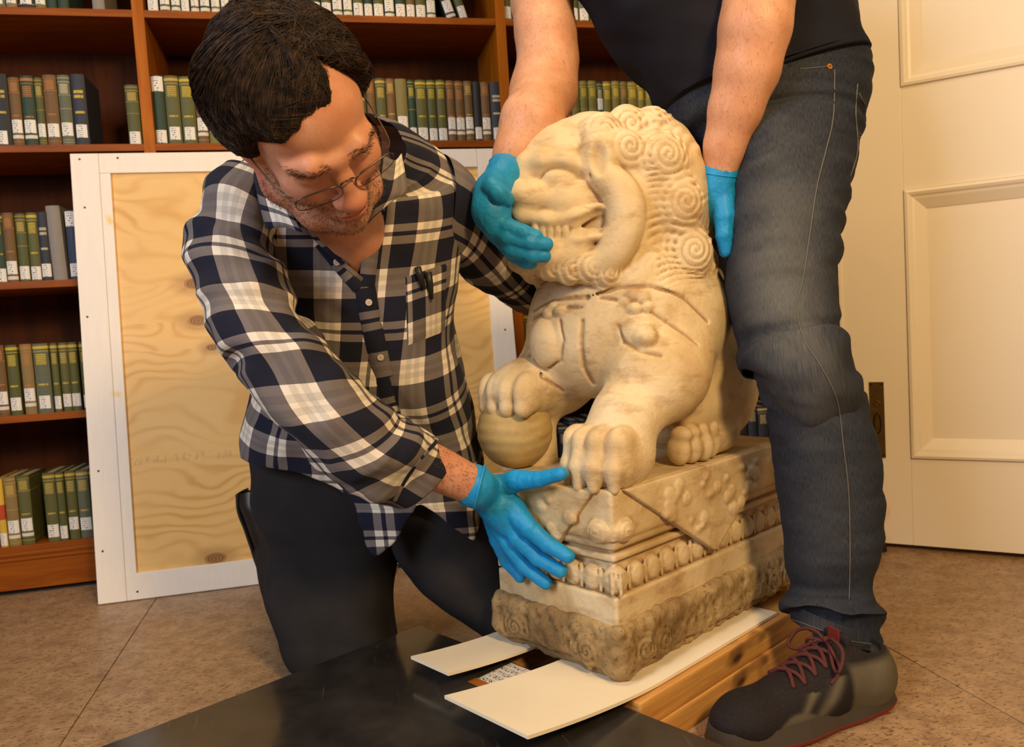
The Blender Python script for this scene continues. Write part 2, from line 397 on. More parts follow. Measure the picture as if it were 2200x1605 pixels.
# ------------------------------------------------------------------ books
COLS = {'olive green': (92, 92, 46), 'brown': (112, 82, 42), 'dark green': (38, 62, 44), 'navy': (44, 46, 60), 'moss green': (84, 86, 42),
        'tan': (140, 116, 66), 'grey green': (96, 100, 78), 'yellow green': (118, 112, 48), 'charcoal': (30, 32, 34), 'pale olive': (128, 118, 66),
        'grey': (142, 134, 126), 'dark blue': (44, 56, 84), 'cream': (205, 190, 150), 'red and yellow': (190, 70, 26)}
INK = {'gold': (196, 168, 72), 'yellow': (206, 180, 40), 'copper': (176, 116, 48), 'pale': (196, 188, 150), 'none': None}
_bm = {}
def book_mat(cn, ink, style):
    key = (cn, ink, style)
    if key in _bm: return _bm[key]
    t = NT('cloth_%s_%s_%d' % (cn.replace(' ', '_'), ink, style), 0.62); uv = t.attr('suv'); u, v, w = t.sep(uv)[:3]
    co = t.coord(); base = S(*COLS[cn]); dk = tuple(x*0.72 for x in base)
    c = t.mix(t.noise(co, 45, 3), base, dk); c = t.mix(t.maprange(t.noise(co, 420, 1), 0.4, 0.7, 0, 0.25), c, tuple(min(1, x*1.5) for x in base))
    if cn == 'red and yellow':
        c = t.mix(t.math('GREATER_THAN', v, 0.62), c, S(214, 176, 60)); c = t.mix(t.math('LESS_THAN', v, 0.40), c, S(206, 168, 60))
    if INK[ink]:
        def band(a, b): return t.math('MULTIPLY', t.math('GREATER_THAN', v, a), t.math('LESS_THAN', v, b))
        def text(a, b, rows, dens):
            lines = t.math('LESS_THAN', t.math('FRACT', t.math('MULTIPLY', v, rows)), 0.62)
            nz = t.noise(t.comb(t.math('MULTIPLY', u, 16.0), t.math('FLOOR', t.math('MULTIPLY', v, rows))), 1.0, 2, 0.7)
            wd = t.math('MULTIPLY', t.math('GREATER_THAN', u, 0.16), t.math('LESS_THAN', u, 0.84))
            return t.math('MULTIPLY', t.math('MULTIPLY', band(a, b), lines), t.math('MULTIPLY', wd, t.math('GREATER_THAN', nz, dens)))
        if style == 0: parts = [band(0.925, 0.965), band(0.885, 0.893), text(0.70, 0.86, 36, 0.40), text(0.40, 0.44, 25, 0.45)]
        elif style == 1: parts = [band(0.95, 0.955), text(0.80, 0.93, 40, 0.38), band(0.775, 0.783), text(0.42, 0.45, 30, 0.4), band(0.06, 0.066)]
        elif style == 2: parts = [text(0.66, 0.80, 15, 0.42), text(0.44, 0.49, 20, 0.42)]
        else: parts = [band(0.955, 0.963), band(0.9, 0.908), text(0.74, 0.88, 50, 0.35), band(0.715, 0.72), band(0.52, 0.525), band(0.075, 0.08), band(0.04, 0.045)]
        msk = parts[0]
        for p in parts[1:]: msk = t.math('MAXIMUM', msk, p)
        c = t.mix(t.math('MULTIPLY', t.math('MULTIPLY', msk, w), 0.85), c, S(*INK[ink]))
    t.base(c).bump(t.noise(co, 600, 1), 0.1, 0.0003); _bm[key] = t.m; return t.m
t = NT('call_number_label', 0.6); uv = t.attr('suv'); u, v, w = t.sep(uv)[:3]
ln = t.math('LESS_THAN', t.math('FRACT', t.math('MULTIPLY', v, 6.0)), 0.5)
nz = t.noise(t.comb(t.math('MULTIPLY', u, 14.0), t.math('FLOOR', t.math('MULTIPLY', v, 6.0)), t.n('ShaderNodeObjectInfo').outputs['Random']), 1.3, 2, 0.8)
lim = t.math('MULTIPLY', t.math('GREATER_THAN', u, 0.12), t.math('LESS_THAN', u, 0.62))
k = t.math('MULTIPLY', t.math('MULTIPLY', ln, t.math('GREATER_THAN', nz, 0.5)), lim)
t.base(t.mix(k, S(232, 228, 220), S(70, 66, 64))); M_label = t.m
M_pages = NT('page_edges', 0.8); M_pages.base(M_pages.ramp(M_pages.noise(M_pages.mapping(M_pages.coord(), (900, 8, 8)), 1, 2), [(0.35, S(150, 130, 96)), (0.7, S(206, 188, 150))])); M_pages = M_pages.m
M_band = plain('white_spine_tape', S(214, 208, 192), 0.6)

def make_book(X, w, h, d, z, cn, ink, style, lab, label, group, lean=0.0, band=False, toplab=False, dy=0.0):
    w = max(w-0.0012, 0.006); y0 = YS+0.008+dy; hw = w/2; tb = 0.0022
    bul = min(0.005, w*0.22)
    a = np.linspace(-1, 1, 7); sx = hw*a; sy = bul*(a**2)               # rounded spine (front), y grows into the shelf
    outer = [(x, y) for x, y in zip(sx, sy)]+[(hw, d), (hw-tb, d)]
    inner = [(hw-tb, bul+0.004), (-hw+tb, bul+0.004), (-hw+tb, d), (-hw, d)]
    pf = np.array(outer+inner); n = len(pf); ca, sa = math.cos(lean), math.sin(lean)
    def plc(P):
        P = np.asarray(P, float); x = P[:, 0]*ca+P[:, 2]*sa; zz = -P[:, 0]*sa+P[:, 2]*ca
        return np.stack([X+x, y0+P[:, 1], z+zz], 1)
    V = np.vstack([np.c_[pf, np.zeros(n)], np.c_[pf, np.full(n, h)]])
    Fq = [(i, (i+1) % n, n+(i+1) % n, n+i) for i in range(n)]
    # caps: strip quads between outer spine and inner
    m = 7
    for b in (0, n):
        cap = [(b+6, b+7, b+8, b+9), (b+0, b+10, b+11, b+12), (b+0, b+1, b+2, b+3, b+4, b+5, b+6, b+9, b+10)]
        Fq += [tuple(reversed(q)) for q in cap] if b == 0 else cap
    uvw = np.zeros((2*n, 3)); uvw[:, 0] = np.r_[pf[:, 0], pf[:, 0]]/w+0.5; uvw[n:, 1] = 1; uvw[:7, 2] = 1; uvw[n:n+7, 2] = 1
    W = plc(V)
    o = obj('book', W, Fq, book_mat(cn, ink, style), None, (X, y0, z), attrs={'suv': uvw}); tag(o, label, 'book', group)
    pv, pf_ = box_vf((-hw+tb, bul+0.003, 0.003), (hw-tb, d-0.003, h-0.003)); obj('page_block', plc(pv), pf_, M_pages, o)
    def spine_patch(name, zl, zh, wid, mat):
        ua = np.linspace(-wid, wid, 6); P = []; U = []
        for zz, q in ((zl, 0), (zh, 1)):
            for s_ in ua: P.append((hw*s_, bul*s_*s_-0.0006, zz)); U.append(((s_/wid+1)/2, q, 0))
        obj(name, plc(P), [(i, i+1, 7+i, 6+i) for i in range(5)], mat, o, attrs={'suv': U})
    if lab is not None:
        lw = min(0.9, 0.013/hw) if hw > 0.0145 else 0.9
        spine_patch('call_label', lab, lab+0.034, lw, M_label)
    if band: spine_patch('spine_tape', max(0.004, (lab or 0.03)-0.014), max(0.012, (lab or 0.03)-0.005), 0.96, M_band)
    if toplab: spine_patch('title_label', h-0.042, h-0.003, 0.94, M_label)
    return o
ORD = ['first', 'second', 'third', 'fourth', 'fifth', 'sixth', 'seventh', 'eighth', 'ninth', 'tenth', 'eleventh', 'twelfth', 'thirteenth', 'fourteenth',
       'fifteenth', 'sixteenth', 'seventeenth', 'eighteenth', 'nineteenth', 'twentieth', 'twenty-first', 'twenty-second', 'twenty-third', 'twenty-fourth', 'twenty-fifth',
       'twenty-sixth', 'twenty-seventh', 'twenty-eighth', 'twenty-ninth', 'thirtieth', 'thirty-first', 'thirty-second', 'thirty-third', 'thirty-fourth', 'thirty-fifth', 'thirty-sixth', 'thirty-seventh', 'thirty-eighth', 'thirty-ninth', 'fortieth']
ROWN = {4: 'topmost', 3: 'second', 2: 'third', 1: 'fourth', 0: 'bottom'}; BAYN = {0: 'left', 1: 'middle', 2: 'right'}
def row(bay, r, ymid, books):
    """books: (x0px, x1px, topy or None, colour, ink, style, label height, flags)"""
    z = ZS[r]
    for i, b in enumerate(books):
        x0, x1, ty, cn, ink, st, lab = b[:7]; fl = b[7] if len(b) > 7 else {}
        Xa, Xb = ony(x0, ymid, YS)[0], ony(x1, ymid, YS)[0]
        h = (ony((x0+x1)/2, ty, YS+0.01)[2]-z) if ty is not None else random.uniform(0.185, 0.205)
        lb = '%s book, %s from the left on the %s shelf, %s bay' % (cn, ORD[i], ROWN[r], BAYN[bay])
        make_book((Xa+Xb)/2, Xb-Xa, h, random.uniform(0.13, 0.155), z, cn, ink, st, lab, lb, 'books on the %s shelf, %s bay' % (ROWN[r], BAYN[bay]), dy=random.uniform(0, 0.006), **fl)
B = {'band': True}
row(0, 3, 240, [(-26, 17, 158, 'charcoal', 'gold', 2, 0.004), (18, 43, 166, 'brown', 'copper', 1, 0.032, B), (44, 73, 162, 'dark green', 'copper', 0, 0.032, B), (74, 92, 166, 'moss green', 'gold', 3, 0.022),
    (93, 123, 160, 'brown', 'copper', 1, 0.022), (125, 152, 161, 'grey green', 'pale', 3, 0.024), (153, 184, 158, 'navy', 'yellow', 2, 0.02), (269, 298, 182, 'moss green', 'gold', 3, 0.0)])
gen = ['olive green', 'moss green', 'brown', 'yellow green']
L1 = [(327, 354, 161, 'dark green', 'none', 0, 0.004, {'toplab': True}), (355, 386, 162, 'olive green', 'gold', 0, 0.012), (387, 418, 163, 'olive green', 'yellow', 0, 0.012), (419, 443, 163, 'brown', 'gold', 1, 0.036, B),
      (444, 469, 163, 'yellow green', 'yellow', 0, 0.034), (470, 496, 164, 'moss green', 'gold', 1, 0.032), (497, 522, 164, 'olive green', 'gold', 0, 0.01)]
x = 523
while x < 780:
    w = random.choice([20, 23, 26]); L1.append((x, x+w, random.uniform(162, 170), random.choice(gen), 'gold', random.randint(0, 3), random.choice([0.004, 0.03]))); x += w+1
L1 += [(790, 809, 168, 'brown', 'copper', 1, 0.034), (810, 832, 168, 'moss green', 'gold', 0, 0.033), (833, 852, 168, 'brown', 'gold', 1, 0.026), (853, 878, 169, 'pale olive', 'none', 0, 0.038, B), (879, 895, 171, 'dark green', 'yellow', 3, 0.006),
       (896, 920, 171, 'olive green', 'yellow', 0, 0.006), (921, 940, 171, 'moss green', 'yellow', 0, 0.004), (941, 961, 171, 'olive green', 'yellow', 0, 0.004), (962, 980, 173, 'brown', 'copper', 0, 0.034, B), (981, 1000, 173, 'brown', 'copper', 0, 0.034, B),
       (1001, 1019, 173, 'brown', 'gold', 1, 0.036, B), (1020, 1036, 175, 'charcoal', 'none', 0, 0.006), (1037, 1056, 175, 'brown', 'copper', 1, 0.034, B), (1057, 1082, 176, 'navy', 'pale', 2, 0.004)]
row(1, 3, 240, L1)
L2 = []; x = 1108
while x < 1228: L2.append((x, x+17, random.uniform(170, 176), random.choice(gen), 'gold', 0, 0.01)); x += 18
L2 += [(1232, 1250, 174, 'yellow green', 'yellow', 3, None), (1251, 1268, 173, 'yellow green', 'yellow', 3, None), (1269, 1287, 173, 'yellow green', 'yellow', 3, None), (1288, 1301, 176, 'dark green', 'pale', 3, 0.09),
       (1302, 1319, 174, 'yellow green', 'yellow', 0, None), (1320, 1337, 174, 'yellow green', 'yellow', 3, None), (1338, 1354, 175, 'olive green', 'copper', 3, None), (1355, 1375, 175, 'yellow green', 'yellow', 3, None), (1376, 1391, 176, 'yellow green', 'yellow', 0, None), (1392, 1410, 177, 'yellow green', 'yellow', 3, None)]
x = 1412
while x < 1600: L2.append((x, x+18, random.uniform(172, 180), random.choice(gen), 'gold', 0, 0.01)); x += 19
row(2, 3, 240, L2)
row(0, 4, 8, [(-28, 8, None, 'grey green', 'none', 0, 0.01), (9, 33, None, 'tan', 'none', 0, 0.012), (34, 70, None, 'charcoal', 'pale', 1, 0.012), (71, 95, None, 'yellow green', 'none', 0, 0.012), (96, 118, None, 'dark green', 'none', 0, None), (119, 144, None, 'dark green', 'none', 0, None), (195, 222, None, 'grey', 'none', 0, None)])
LL = [(316, 341, None, 'navy', 'none', 0, 0.001), (343, 366, None, 'olive green', 'none', 0, 0.02, B), (367, 388, None, 'moss green', 'none', 0, 0.02, B)]; x = 389
while x < 920:
    w = random.choice([19, 20, 22]); hi = random.random() < 0.35
    LL.append((x, x+w, None, random.choice(gen+['dark green', 'brown']), 'none', 0, 0.018 if hi else 0.003, B if hi else {})); x += w+1.5
LL += [(962, 984, None, 'charcoal', 'none', 0, 0.02, {'band': True, 'lean': -0.3}), (990, 1008, None, 'moss green', 'none', 0, 0.004, {'lean': -0.27})]
row(1, 4, 36, LL)
LR = []; x = 1084
while x < 1320: w = random.choice([16, 19, 22]); LR.append((x, x+w, None, random.choice(gen+['dark green', 'grey green']), 'none', 0, 0.006)); x += w+1.5
row(2, 4, 40, LR)
row(0, 2, 530, [(-22, 4, 458, 'dark green', 'gold', 0, 0.002), (5, 30, 457, 'brown', 'copper', 1, 0.02, B), (31, 55, 458, 'moss green', 'gold', 3, 0.006), (56, 80, 456, 'olive green', 'yellow', 0, 0.004), (80, 103, 455, 'navy', 'pale', 2, 0.01), (104, 135, 441, 'grey', 'none', 0, None, {'lean': -0.02}), (140, 169, 451, 'dark blue', 'none', 0, 0.008, {'toplab': True}), (170, 196, 452, 'olive green', 'gold', 0, 0.008)])
row(0, 1, 815, [(-17, 9, 742, 'brown', 'copper', 1, 0.03, B), (11, 37, 741, 'moss green', 'yellow', 0, 0.012), (43, 69, 739, 'tan', 'copper', 0, 0.034, B), (72, 106, 738, 'grey green', 'yellow', 0, 0.012), (108, 124, 737, 'olive green', 'gold', 0, 0.008), (126, 146, 736, 'olive green', 'gold', 0, 0.012), (147, 168, 735, 'moss green', 'gold', 0, 0.012), (171, 194, 734, 'olive green', 'gold', 0, 0.006)])
row(0, 0, 1095, [(-11, 6, 1030, 'red and yellow', 'none', 0, 0.003), (8, 35, 1024, 'tan', 'gold', 3, 0.034, B), (36, 64, 1022, 'olive green', 'gold', 1, 0.036, B), (93, 120, 1016, 'olive green', 'gold', 0, 0.012), (121, 139, 1014, 'moss green', 'gold', 0, 0.006), (140, 163, 1012, 'olive green', 'gold', 0, 0.026), (165, 192, 1010, 'grey green', 'gold', 0, 0.022), (194, 215, 1008, 'olive green', 'gold', 0, 0.012)])
for (r, ym, cs) in ((1, 700, ['moss green', 'olive green', 'yellow green']), (0, 950, ['navy', 'charcoal', 'dark blue', 'navy'])):
    L3 = []; x = 1128
    while x < 1690:
        w = random.choice([19, 22, 26]); L3.append((x, x+w, None, random.choice(cs), 'gold' if r else 'pale', random.choice([0, 1]), 0.008 if r else 0.02)); x += w+2
    row(2, r, ym, L3)

# ------------------------------------------------------------------ white framed pine panel leaning on the bookcase
PB = np.array([0, 2.135, 0.0]); PV = nrm([0, 2.262-2.135, 1.14]); PN = np.cross([1, 0, 0], PV); PR = np.array([[1, 0, 0], PV, PN])  # PN points to camera
if PN[1] > 0: PN = -PN; PR[2] = PN
pan = thing('framed_panel', 'large pine panel in a white wooden frame leaning against the bookcase', 'panel', (-0.05, 2.15, 0))
t = NT('pine_sheet', 0.5); co = t.coord(); px, py, pz = t.sep(t.mapping(co, loc=(-0.05, 0, 0)))[:3]
warp = t.noise(t.mapping(co, (1.3, 1, 2.2)), 2.4, 2, 0.45); warp2 = t.noise(t.mapping(co, (3.0, 1, 7)), 2.0, 2)
fld = t.math('MULTIPLY_ADD', warp, 0.30, t.math('MULTIPLY_ADD', warp2, 0.045, pz))
msk = None
for (kx, kz, rr) in ((-0.335, 0.790, 0.026), (-0.333, 0.693, 0.025), (-0.304, 0.621, 0.016), (-0.331, 0.079, 0.026)):
    dx = t.math('MULTIPLY', t.math('SUBTRACT', px, kx), 0.72); dz = t.math('MULTIPLY', t.math('SUBTRACT', pz, kz), 1.3)
    r2 = t.math('SQRT', t.math('ADD', t.math('MULTIPLY', dx, dx), t.math('MULTIPLY', dz, dz)))
    push = t.math('MULTIPLY', t.math('EXPONENT', t.math('MULTIPLY', r2, -14.0/ (rr/0.02))), rr*3.2)
    fld = t.math('MULTIPLY_ADD', push, t.math('SIGN', dz), fld)
    kn = t.maprange(r2, rr, rr*0.55, 0, 1, True)
    kr = t.math('MULTIPLY', kn, t.maprange(t.math('SINE', t.math('MULTIPLY', r2, 1100.0)), -1, 1, 0.65, 1.0))
    hal = t.maprange(r2, rr*2.2, rr*0.9, 0, 0.35, True); kr = t.math('MAXIMUM', kr, hal)
    msk = kr if msk is None else t.math('MAXIMUM', msk, kr)
wv = t.math('SINE', t.math('MULTIPLY', fld, 200.0)); wvs = t.math('POWER', t.maprange(wv, -1, 1), 2.6)
amp = t.maprange(t.noise(t.mapping(co, (1, 1, 3)), 2.5, 2), 0.35, 0.65, 0.15, 1.0)
c = t.mix(t.math('MULTIPLY', wvs, amp), S(238, 196, 122), S(214, 160, 78)); c = t.mix(t.math('MULTIPLY', t.noise(t.mapping(co, (6, 1, 60)), 4, 4), 0.35), c, S(214, 164, 92))
c = t.mix(t.maprange(t.noise(co, 3.0, 2), 0.45, 0.7, 0, 0.5), c, S(240, 206, 146))
c = t.mix(msk, c, S(124, 74, 26))
st = t.math('MULTIPLY', t.math('GREATER_THAN', t.noise(t.mapping(co, (90, 1, 40)), 1.0, 2), 0.55), t.math('LESS_THAN', t.math('ABSOLUTE', t.math('SUBTRACT', pz, 0.345)), 0.010))
c = t.mix(t.math('MULTIPLY', st, 0.28), c, S(150, 132, 110))
t.base(c); M_pine = t.m
t = NT('white_brushed_paint', 0.5); co = t.coord(); n1 = t.noise(t.mapping(co, (60, 60, 4)), 2, 4)
c = t.mix(n1, S(236, 226, 212), S(246, 238, 228)); c = t.mix(t.maprange(t.noise(co, 9, 2), 0.69, 0.74), c, S(238, 208, 110)); t.base(c).bump(n1, 0.15, 0.001); M_white = t.m
def pbox(name, x0, x1, v0, v1, n0, n1, mat, bev=0.002, parent=None): return box(name, (x0, v0, n0), (x1, v1, n1), mat, parent or pan, bev, PR, PB)
X0, X1, VT = -0.612, 0.506, 1.140
pbox('pine_sheet', X0+0.02, X1-0.02, 0.02, VT-0.02, -0.006, 0.012, M_pine, 0)
fr = [pbox('frame_board', X0, X0+0.066, 0, VT, -0.006, 0.020, M_white), pbox('frame_board', X0+0.0665, X0+0.092, 0.066, VT-0.052, -0.006, 0.0185, M_white, 0.001),
      pbox('frame_board', X1-0.064, X1, 0, VT, -0.006, 0.020, M_white), pbox('frame_board', X0+0.0665, X1-0.0645, 0, 0.066, -0.006, 0.0198, M_white),
      pbox('frame_board', X0+0.0665, X1-0.0645, VT-0.052, VT, -0.006, 0.0198, M_white)]
for (sx, sv) in ((-0.59, 1.125), (-0.585, 1.0), (-0.595, 0.72), (-0.592, 0.33), (-0.594, 0.13), (-0.52, 0.02), (-0.50, 1.127), (0.48, 0.62), (0.485, 0.9)):
    p = PB+np.array([sx, 0, 0])+PV*sv+PN*0.0198
    obj('screw', *disc_vf(p, PN, 0.0028, 0.0006, 8), plain('screw_head', S(60, 48, 36), 0.5, 0.5), pan)

# ------------------------------------------------------------------ statue frame (shared by everything under it)
LA = nrm([-0.862, -0.507, 0]); LB = np.array([-LA[1], LA[0], 0.0]); LL_, LW_ = 0.54, 0.27
LP0 = np.array([0.383, 1.09, 0])-LA*LL_/2-LB*LW_/2; LR = np.array([LA, LB, [0, 0, 1.0]])
def toL(p): return (np.asarray(p)-LP0)@LR.T
def toW(q): return np.asarray(q)@LR+LP0
def ly(x, y, v):
    r = ray(x, y); tt = ((LP0-CAM)@LB+v)/(r@LB); return toL(CAM+r*tt)
def lx(x, y, v):
    r = ray(x, y); tt = ((LP0-CAM)@LA+v)/(r@LA); return toL(CAM+r*tt)
def lbox(name, lo, hi, mat, parent=None, bev=0.0, **kw): return box(name, lo, hi, mat, parent, bev, LR, LP0, **kw)

# lift table deck
t = NT('black_scratched_steel', 0.28, 0.0, 0.6); co = t.coord()
sc = t.maprange(t.noise(t.mapping(co, (30, 2.0, 1), rot=(0, 0, 0.9)), 2.0, 4, 0.7), 0.62, 0.72, 0, 0.5)
dust_sheen = t.maprange(t.noise(co, 5, 4, 0.65), 0.42, 0.75, 0, 0.30)  # dust, raised so its grey also paints in the deck's soft reflections
c = t.mix(t.math('MAXIMUM', sc, dust_sheen), S(30, 28, 28), S(104, 98, 90)); t.base(c); t.rough(t.maprange(t.noise(co, 8, 4), 0.3, 0.7, 0.09, 0.26)); M_deck = t.m
deck = thing('lift_table', 'black scratched steel lift table deck in front of the pedestal', 'lift table', toW((0.62, 0.1, 0)))
lbox('deck_plate', (0.296, -0.334, 0.066), (0.98, 0.46, 0.075), M_deck, deck, 0.0015)
lbox('deck_skirt', (0.306, -0.324, 0.028), (0.97, 0.45, 0.066), M_deck, deck, 0.002)
for q in ((0.36, -0.27), (0.36, 0.40), (0.92, -0.27), (0.92, 0.40)):
    wv_, wf_ = tube_vf([toW((q[0], q[1]-0.012, 0.016)), toW((q[0], q[1]+0.012, 0.016))], 0.016, 16); obj('castor', wv_, wf_, plain('castor_rubber', S(30, 30, 30), 0.6), deck)
    lbox('castor_fork', (q[0]-0.006, q[1]-0.016, 0.014), (q[0]+0.006, q[1]+0.016, 0.03), plain('castor_steel', S(120, 118, 112), 0.35, 0.8), deck)

# handwritten paper label and tape on the deck
note = thing('paper_note', 'white handwritten paper label with orange tape on the black deck', 'label', toW((0.36, -0.02, 0.0755)))
t = NT('handwritten_paper', 0.6); u, v, w = t.sep(t.attr('suv'))[:3]
row_ = t.math('FLOOR', t.math('MULTIPLY', v, 5.0)); fr_ = t.math('FRACT', t.math('MULTIPLY', v, 5.0))
nz = t.noise(t.comb(t.math('MULTIPLY', u, 26.0), t.math('MULTIPLY_ADD', fr_, 2.4, t.math('MULTIPLY', row_, 7.0))), 1.0, 1, 0.5)
ink = t.math('MULTIPLY', t.math('LESS_THAN', t.math('ABSOLUTE', t.math('SUBTRACT', nz, 0.5)), 0.035), t.math('MULTIPLY', t.math('GREATER_THAN', fr_, 0.15), t.math('LESS_THAN', fr_, 0.85)))
t.base(t.mix(ink, S(214, 208, 200), S(40, 36, 40))); M_note = t.m
def flat(name, pts, mat, parent, h=0.0004):
    P = np.array(pts, float); P2 = P.copy(); P2[:, 2] += h; n = len(P)
    V = np.vstack([P, P2]); Fq = [tuple(range(n))[::-1], tuple(range(n, 2*n))]+[(i, (i+1) % n, n+(i+1) % n, n+i) for i in range(n)]
    uv = np.tile(np.array([(0, 0, 0), (1, 0, 0), (1, 1, 0), (0, 1, 0)], float)[:n], (2, 1))
    return obj(name, V@LR+LP0, Fq, mat, parent, attrs={'suv': uv})
flat('paper', [(0.375, -0.075, 0.0753), (0.375, 0.03, 0.0753), (0.300, 0.03, 0.0753), (0.300, -0.075, 0.0753)], M_note, note)
flat('tape', [(0.392, -0.078, 0.0758), (0.392, 0.032, 0.0758), (0.374, 0.032, 0.0758), (0.374, -0.078, 0.0758)], NT('orange_tape', 0.35).base(S(158, 92, 30)).m, note)

# timbers under the pedestal
t = NT('rough_pine_timber', 0.6); co = t.coord(); m = t.mapping(co, (22, 22, 1.6), rot=(0, 0, 0))
ax = t.mapping(t.n('ShaderNodeTexCoord').outputs['Object'], rot=(0, 0, -math.atan2(LA[1], LA[0])), scale=(1, 1, 1))
f = t.noise(t.mapping(ax, (2.0, 26, 40)), 2.0, 4, 0.6, 0.5); f2 = t.noise(t.mapping(ax, (5, 14, 10)), 1.6, 2)
c = t.ramp(f, [(0.3, S(176, 120, 56)), (0.7, S(214, 164, 92))]); c = t.mix(t.maprange(f2, 0.60, 0.72), c, S(72, 42, 22)); t.base(c).bump(f, 0.2, 0.002); M_timber = t.m
def timber(y0, y1, z0, z1, x0, x1, label): 
    o = lbox('timber', (x0, y0, z0), (x1, y1, z1), M_timber, None, 0.004); tag(o, label, 'timber', 'timbers under the pedestal'); return o
timber(0.100, 0.187, 0.0, 0.040, -0.33, 0.283, 'pale pine timber on the floor at the near side of the pedestal')
timber(0.098, 0.184, 0.041, 0.082, -0.33, 0.288, 'knotty pine timber stacked second, right under the near foam strip')
timber(-0.187, -0.100, 0.0, 0.040, -0.33, 0.283, 'pine timber on the floor under the far side of the pedestal')
timber(-0.184, -0.098, 0.041, 0.082, -0.33, 0.288, 'pine timber stacked under the far foam strip')
# foam strips
M_foam = NT('white_foam_board', 0.55); M_foam.base(M_foam.mix(M_foam.noise(M_foam.coord(), 12, 3), S(236, 224, 200), S(244, 234, 212))).bump(M_foam.noise(M_foam.coord(), 300, 1), 0.08, 0.0005); M_foam = M_foam.m
def strip(y0, y1, xf, xb, zf, label):
    xs = np.linspace(xf, xb, 24); V = []
    for x in xs:
        tt = np.clip((x-0.22)/(xf-0.22), 0, 1); z = 0.0835+(zf-0.0835)*tt**1.6
        for (yy, zz) in ((y0, z), (y1, z), (y1, z+0.005), (y0, z+0.005)): V.append((x, yy, zz))
    Fq = [tuple(q) for q in grid_faces(24, 4)]+[(0, 1, 2, 3)[::-1], tuple(23*4+i for i in range(4))]
    o = obj('foam_strip', np.array(V)@LR+LP0, Fq, M_foam); tag(o, label, 'foam strip', 'foam strips under the pedestal'); return o
strip(-0.165, -0.068, 0.436, -0.26, 0.104, 'narrow white foam strip sticking out on the far side of the deck')
strip(0.004, 0.172, 0.500, -0.13, 0.115, 'wide white foam strip nearest the camera under the pedestal corner')

# black cord on the floor behind the kneeling person
cp = [onz(800, 1222, 0.004), onz(835, 1218, 0.004), onz(850, 1205, 0.02), onz(866, 1200, 0.03), onz(872, 1211, 0.012), onz(855, 1214, 0.006), onz(846, 1205, 0.02), onz(850, 1222, 0.006), onz(842, 1236, 0.004), onz(826, 1250, 0.004)]
V, Fq = tube_vf(catmull(cp, 8), 0.0028, 6); tag(obj('power_cord', V, Fq, plain('black_rubber', S(20, 18, 18), 0.5), smooth=True), 'thin black cord coiled on the floor behind the kneeling person', 'cord')

# yellow stand behind the standing person's leg
ws = thing('work_light', 'yellow tripod work light mostly hidden behind the standing leg', 'work light', onz(1815, 1195, 0.0))
wc = ORIG[ws.name]; M_yel = NT('yellow_enamel', 0.35).base(S(206, 140, 30)).m; M_blk = plain('black_plastic', S(24, 20, 16), 0.5)
foot = onz(1893, 1184, 0.0)
top = wc+np.array([0, 0, 0.34])
for q in (foot, wc+np.array([-0.12, 0.05, 0]), wc+np.array([-0.02, 0.12, 0])):
    d = q-wc; hub = wc+np.array([0, 0, 0.17])
    V, Fq = tube_vf([hub, q+np.array([0, 0, 0.02])], 0.009, 10); lg = obj('leg', V, Fq, M_yel, ws, smooth=True)
    V, Fq = tube_vf([q+np.array([0, 0, 0.022])-d*0.02, q+np.array([0, 0, 0.0])+d*0.02], [0.012, 0.013], 10); obj('rubber_foot', V, Fq, M_blk, lg)
V, Fq = tube_vf([wc+np.array([0, 0, 0.1]), top], 0.011, 12); obj('pole', V, Fq, M_yel, ws, smooth=True)
k1 = at(1898, 1092, proj(wc)[2]); V, Fq = tube_vf([k1-RIGHT*0.05, k1-RIGHT*0.004], 0.016, 12); obj('clamp', V, Fq, M_yel, ws)
V, Fq = tube_vf([k1-RIGHT*0.03+UP*0.02, k1-RIGHT*0.006+UP*0.022], 0.006, 8); obj('clamp_knob', V, Fq, M_blk, ws)
V, Fq = tube_vf([k1-RIGHT*0.03-UP*0.022, k1-RIGHT*0.006-UP*0.022], 0.006, 8); obj('clamp_knob', V, Fq, M_blk, ws)
# ------------------------------------------------------------------ stone guardian lion
def stone_mat(name, cols, rough=0.62, dirt=0.3, bumps=0.25, spots=0.0):
    t = NT(name, rough, 0, 0.35); co = t.coord()
    n1 = t.noise(co, 5.5, 4, 0.6, 0.4); n2 = t.noise(t.mapping(co, (1, 1, 2.5)), 14, 4, 0.65); n3 = t.noise(co, 160, 3, 0.6)
    c = t.ramp(n1, [(0.32, cols[0]), (0.52, cols[1]), (0.72, cols[2])])
    c = t.mix(t.maprange(n2, 0.52, 0.72, 0, dirt), c, cols[3])
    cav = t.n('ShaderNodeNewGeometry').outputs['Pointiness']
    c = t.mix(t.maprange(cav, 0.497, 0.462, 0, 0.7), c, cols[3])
    if spots: c = t.mix(t.maprange(n3, 0.58, 0.70, 0, spots), c, cols[4])
    vein = t.math('ABSOLUTE', t.math('SUBTRACT', t.noise(co, 9, 5, 0.6, 1.2), 0.5))
    c = t.mix(t.maprange(vein, 0.006, 0.0, 0, 0.16), c, cols[3])
    t.base(c).bump(t.math('ADD', n3, t.math('MULTIPLY', t.noise(co, 45, 4), 1.5)), bumps, 0.0016); return t.m
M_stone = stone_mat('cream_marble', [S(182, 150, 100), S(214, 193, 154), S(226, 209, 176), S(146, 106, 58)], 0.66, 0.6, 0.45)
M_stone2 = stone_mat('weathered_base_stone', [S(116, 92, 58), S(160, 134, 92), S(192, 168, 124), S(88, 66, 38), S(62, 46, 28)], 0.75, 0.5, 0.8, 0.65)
ZT = 0.382
lion = thing('lion_statue', 'carved cream stone guardian lion with one paw on a ball, on its pedestal', 'statue', LP0+np.array([0, 0, 0.0885]))
PHI = math.radians(26)
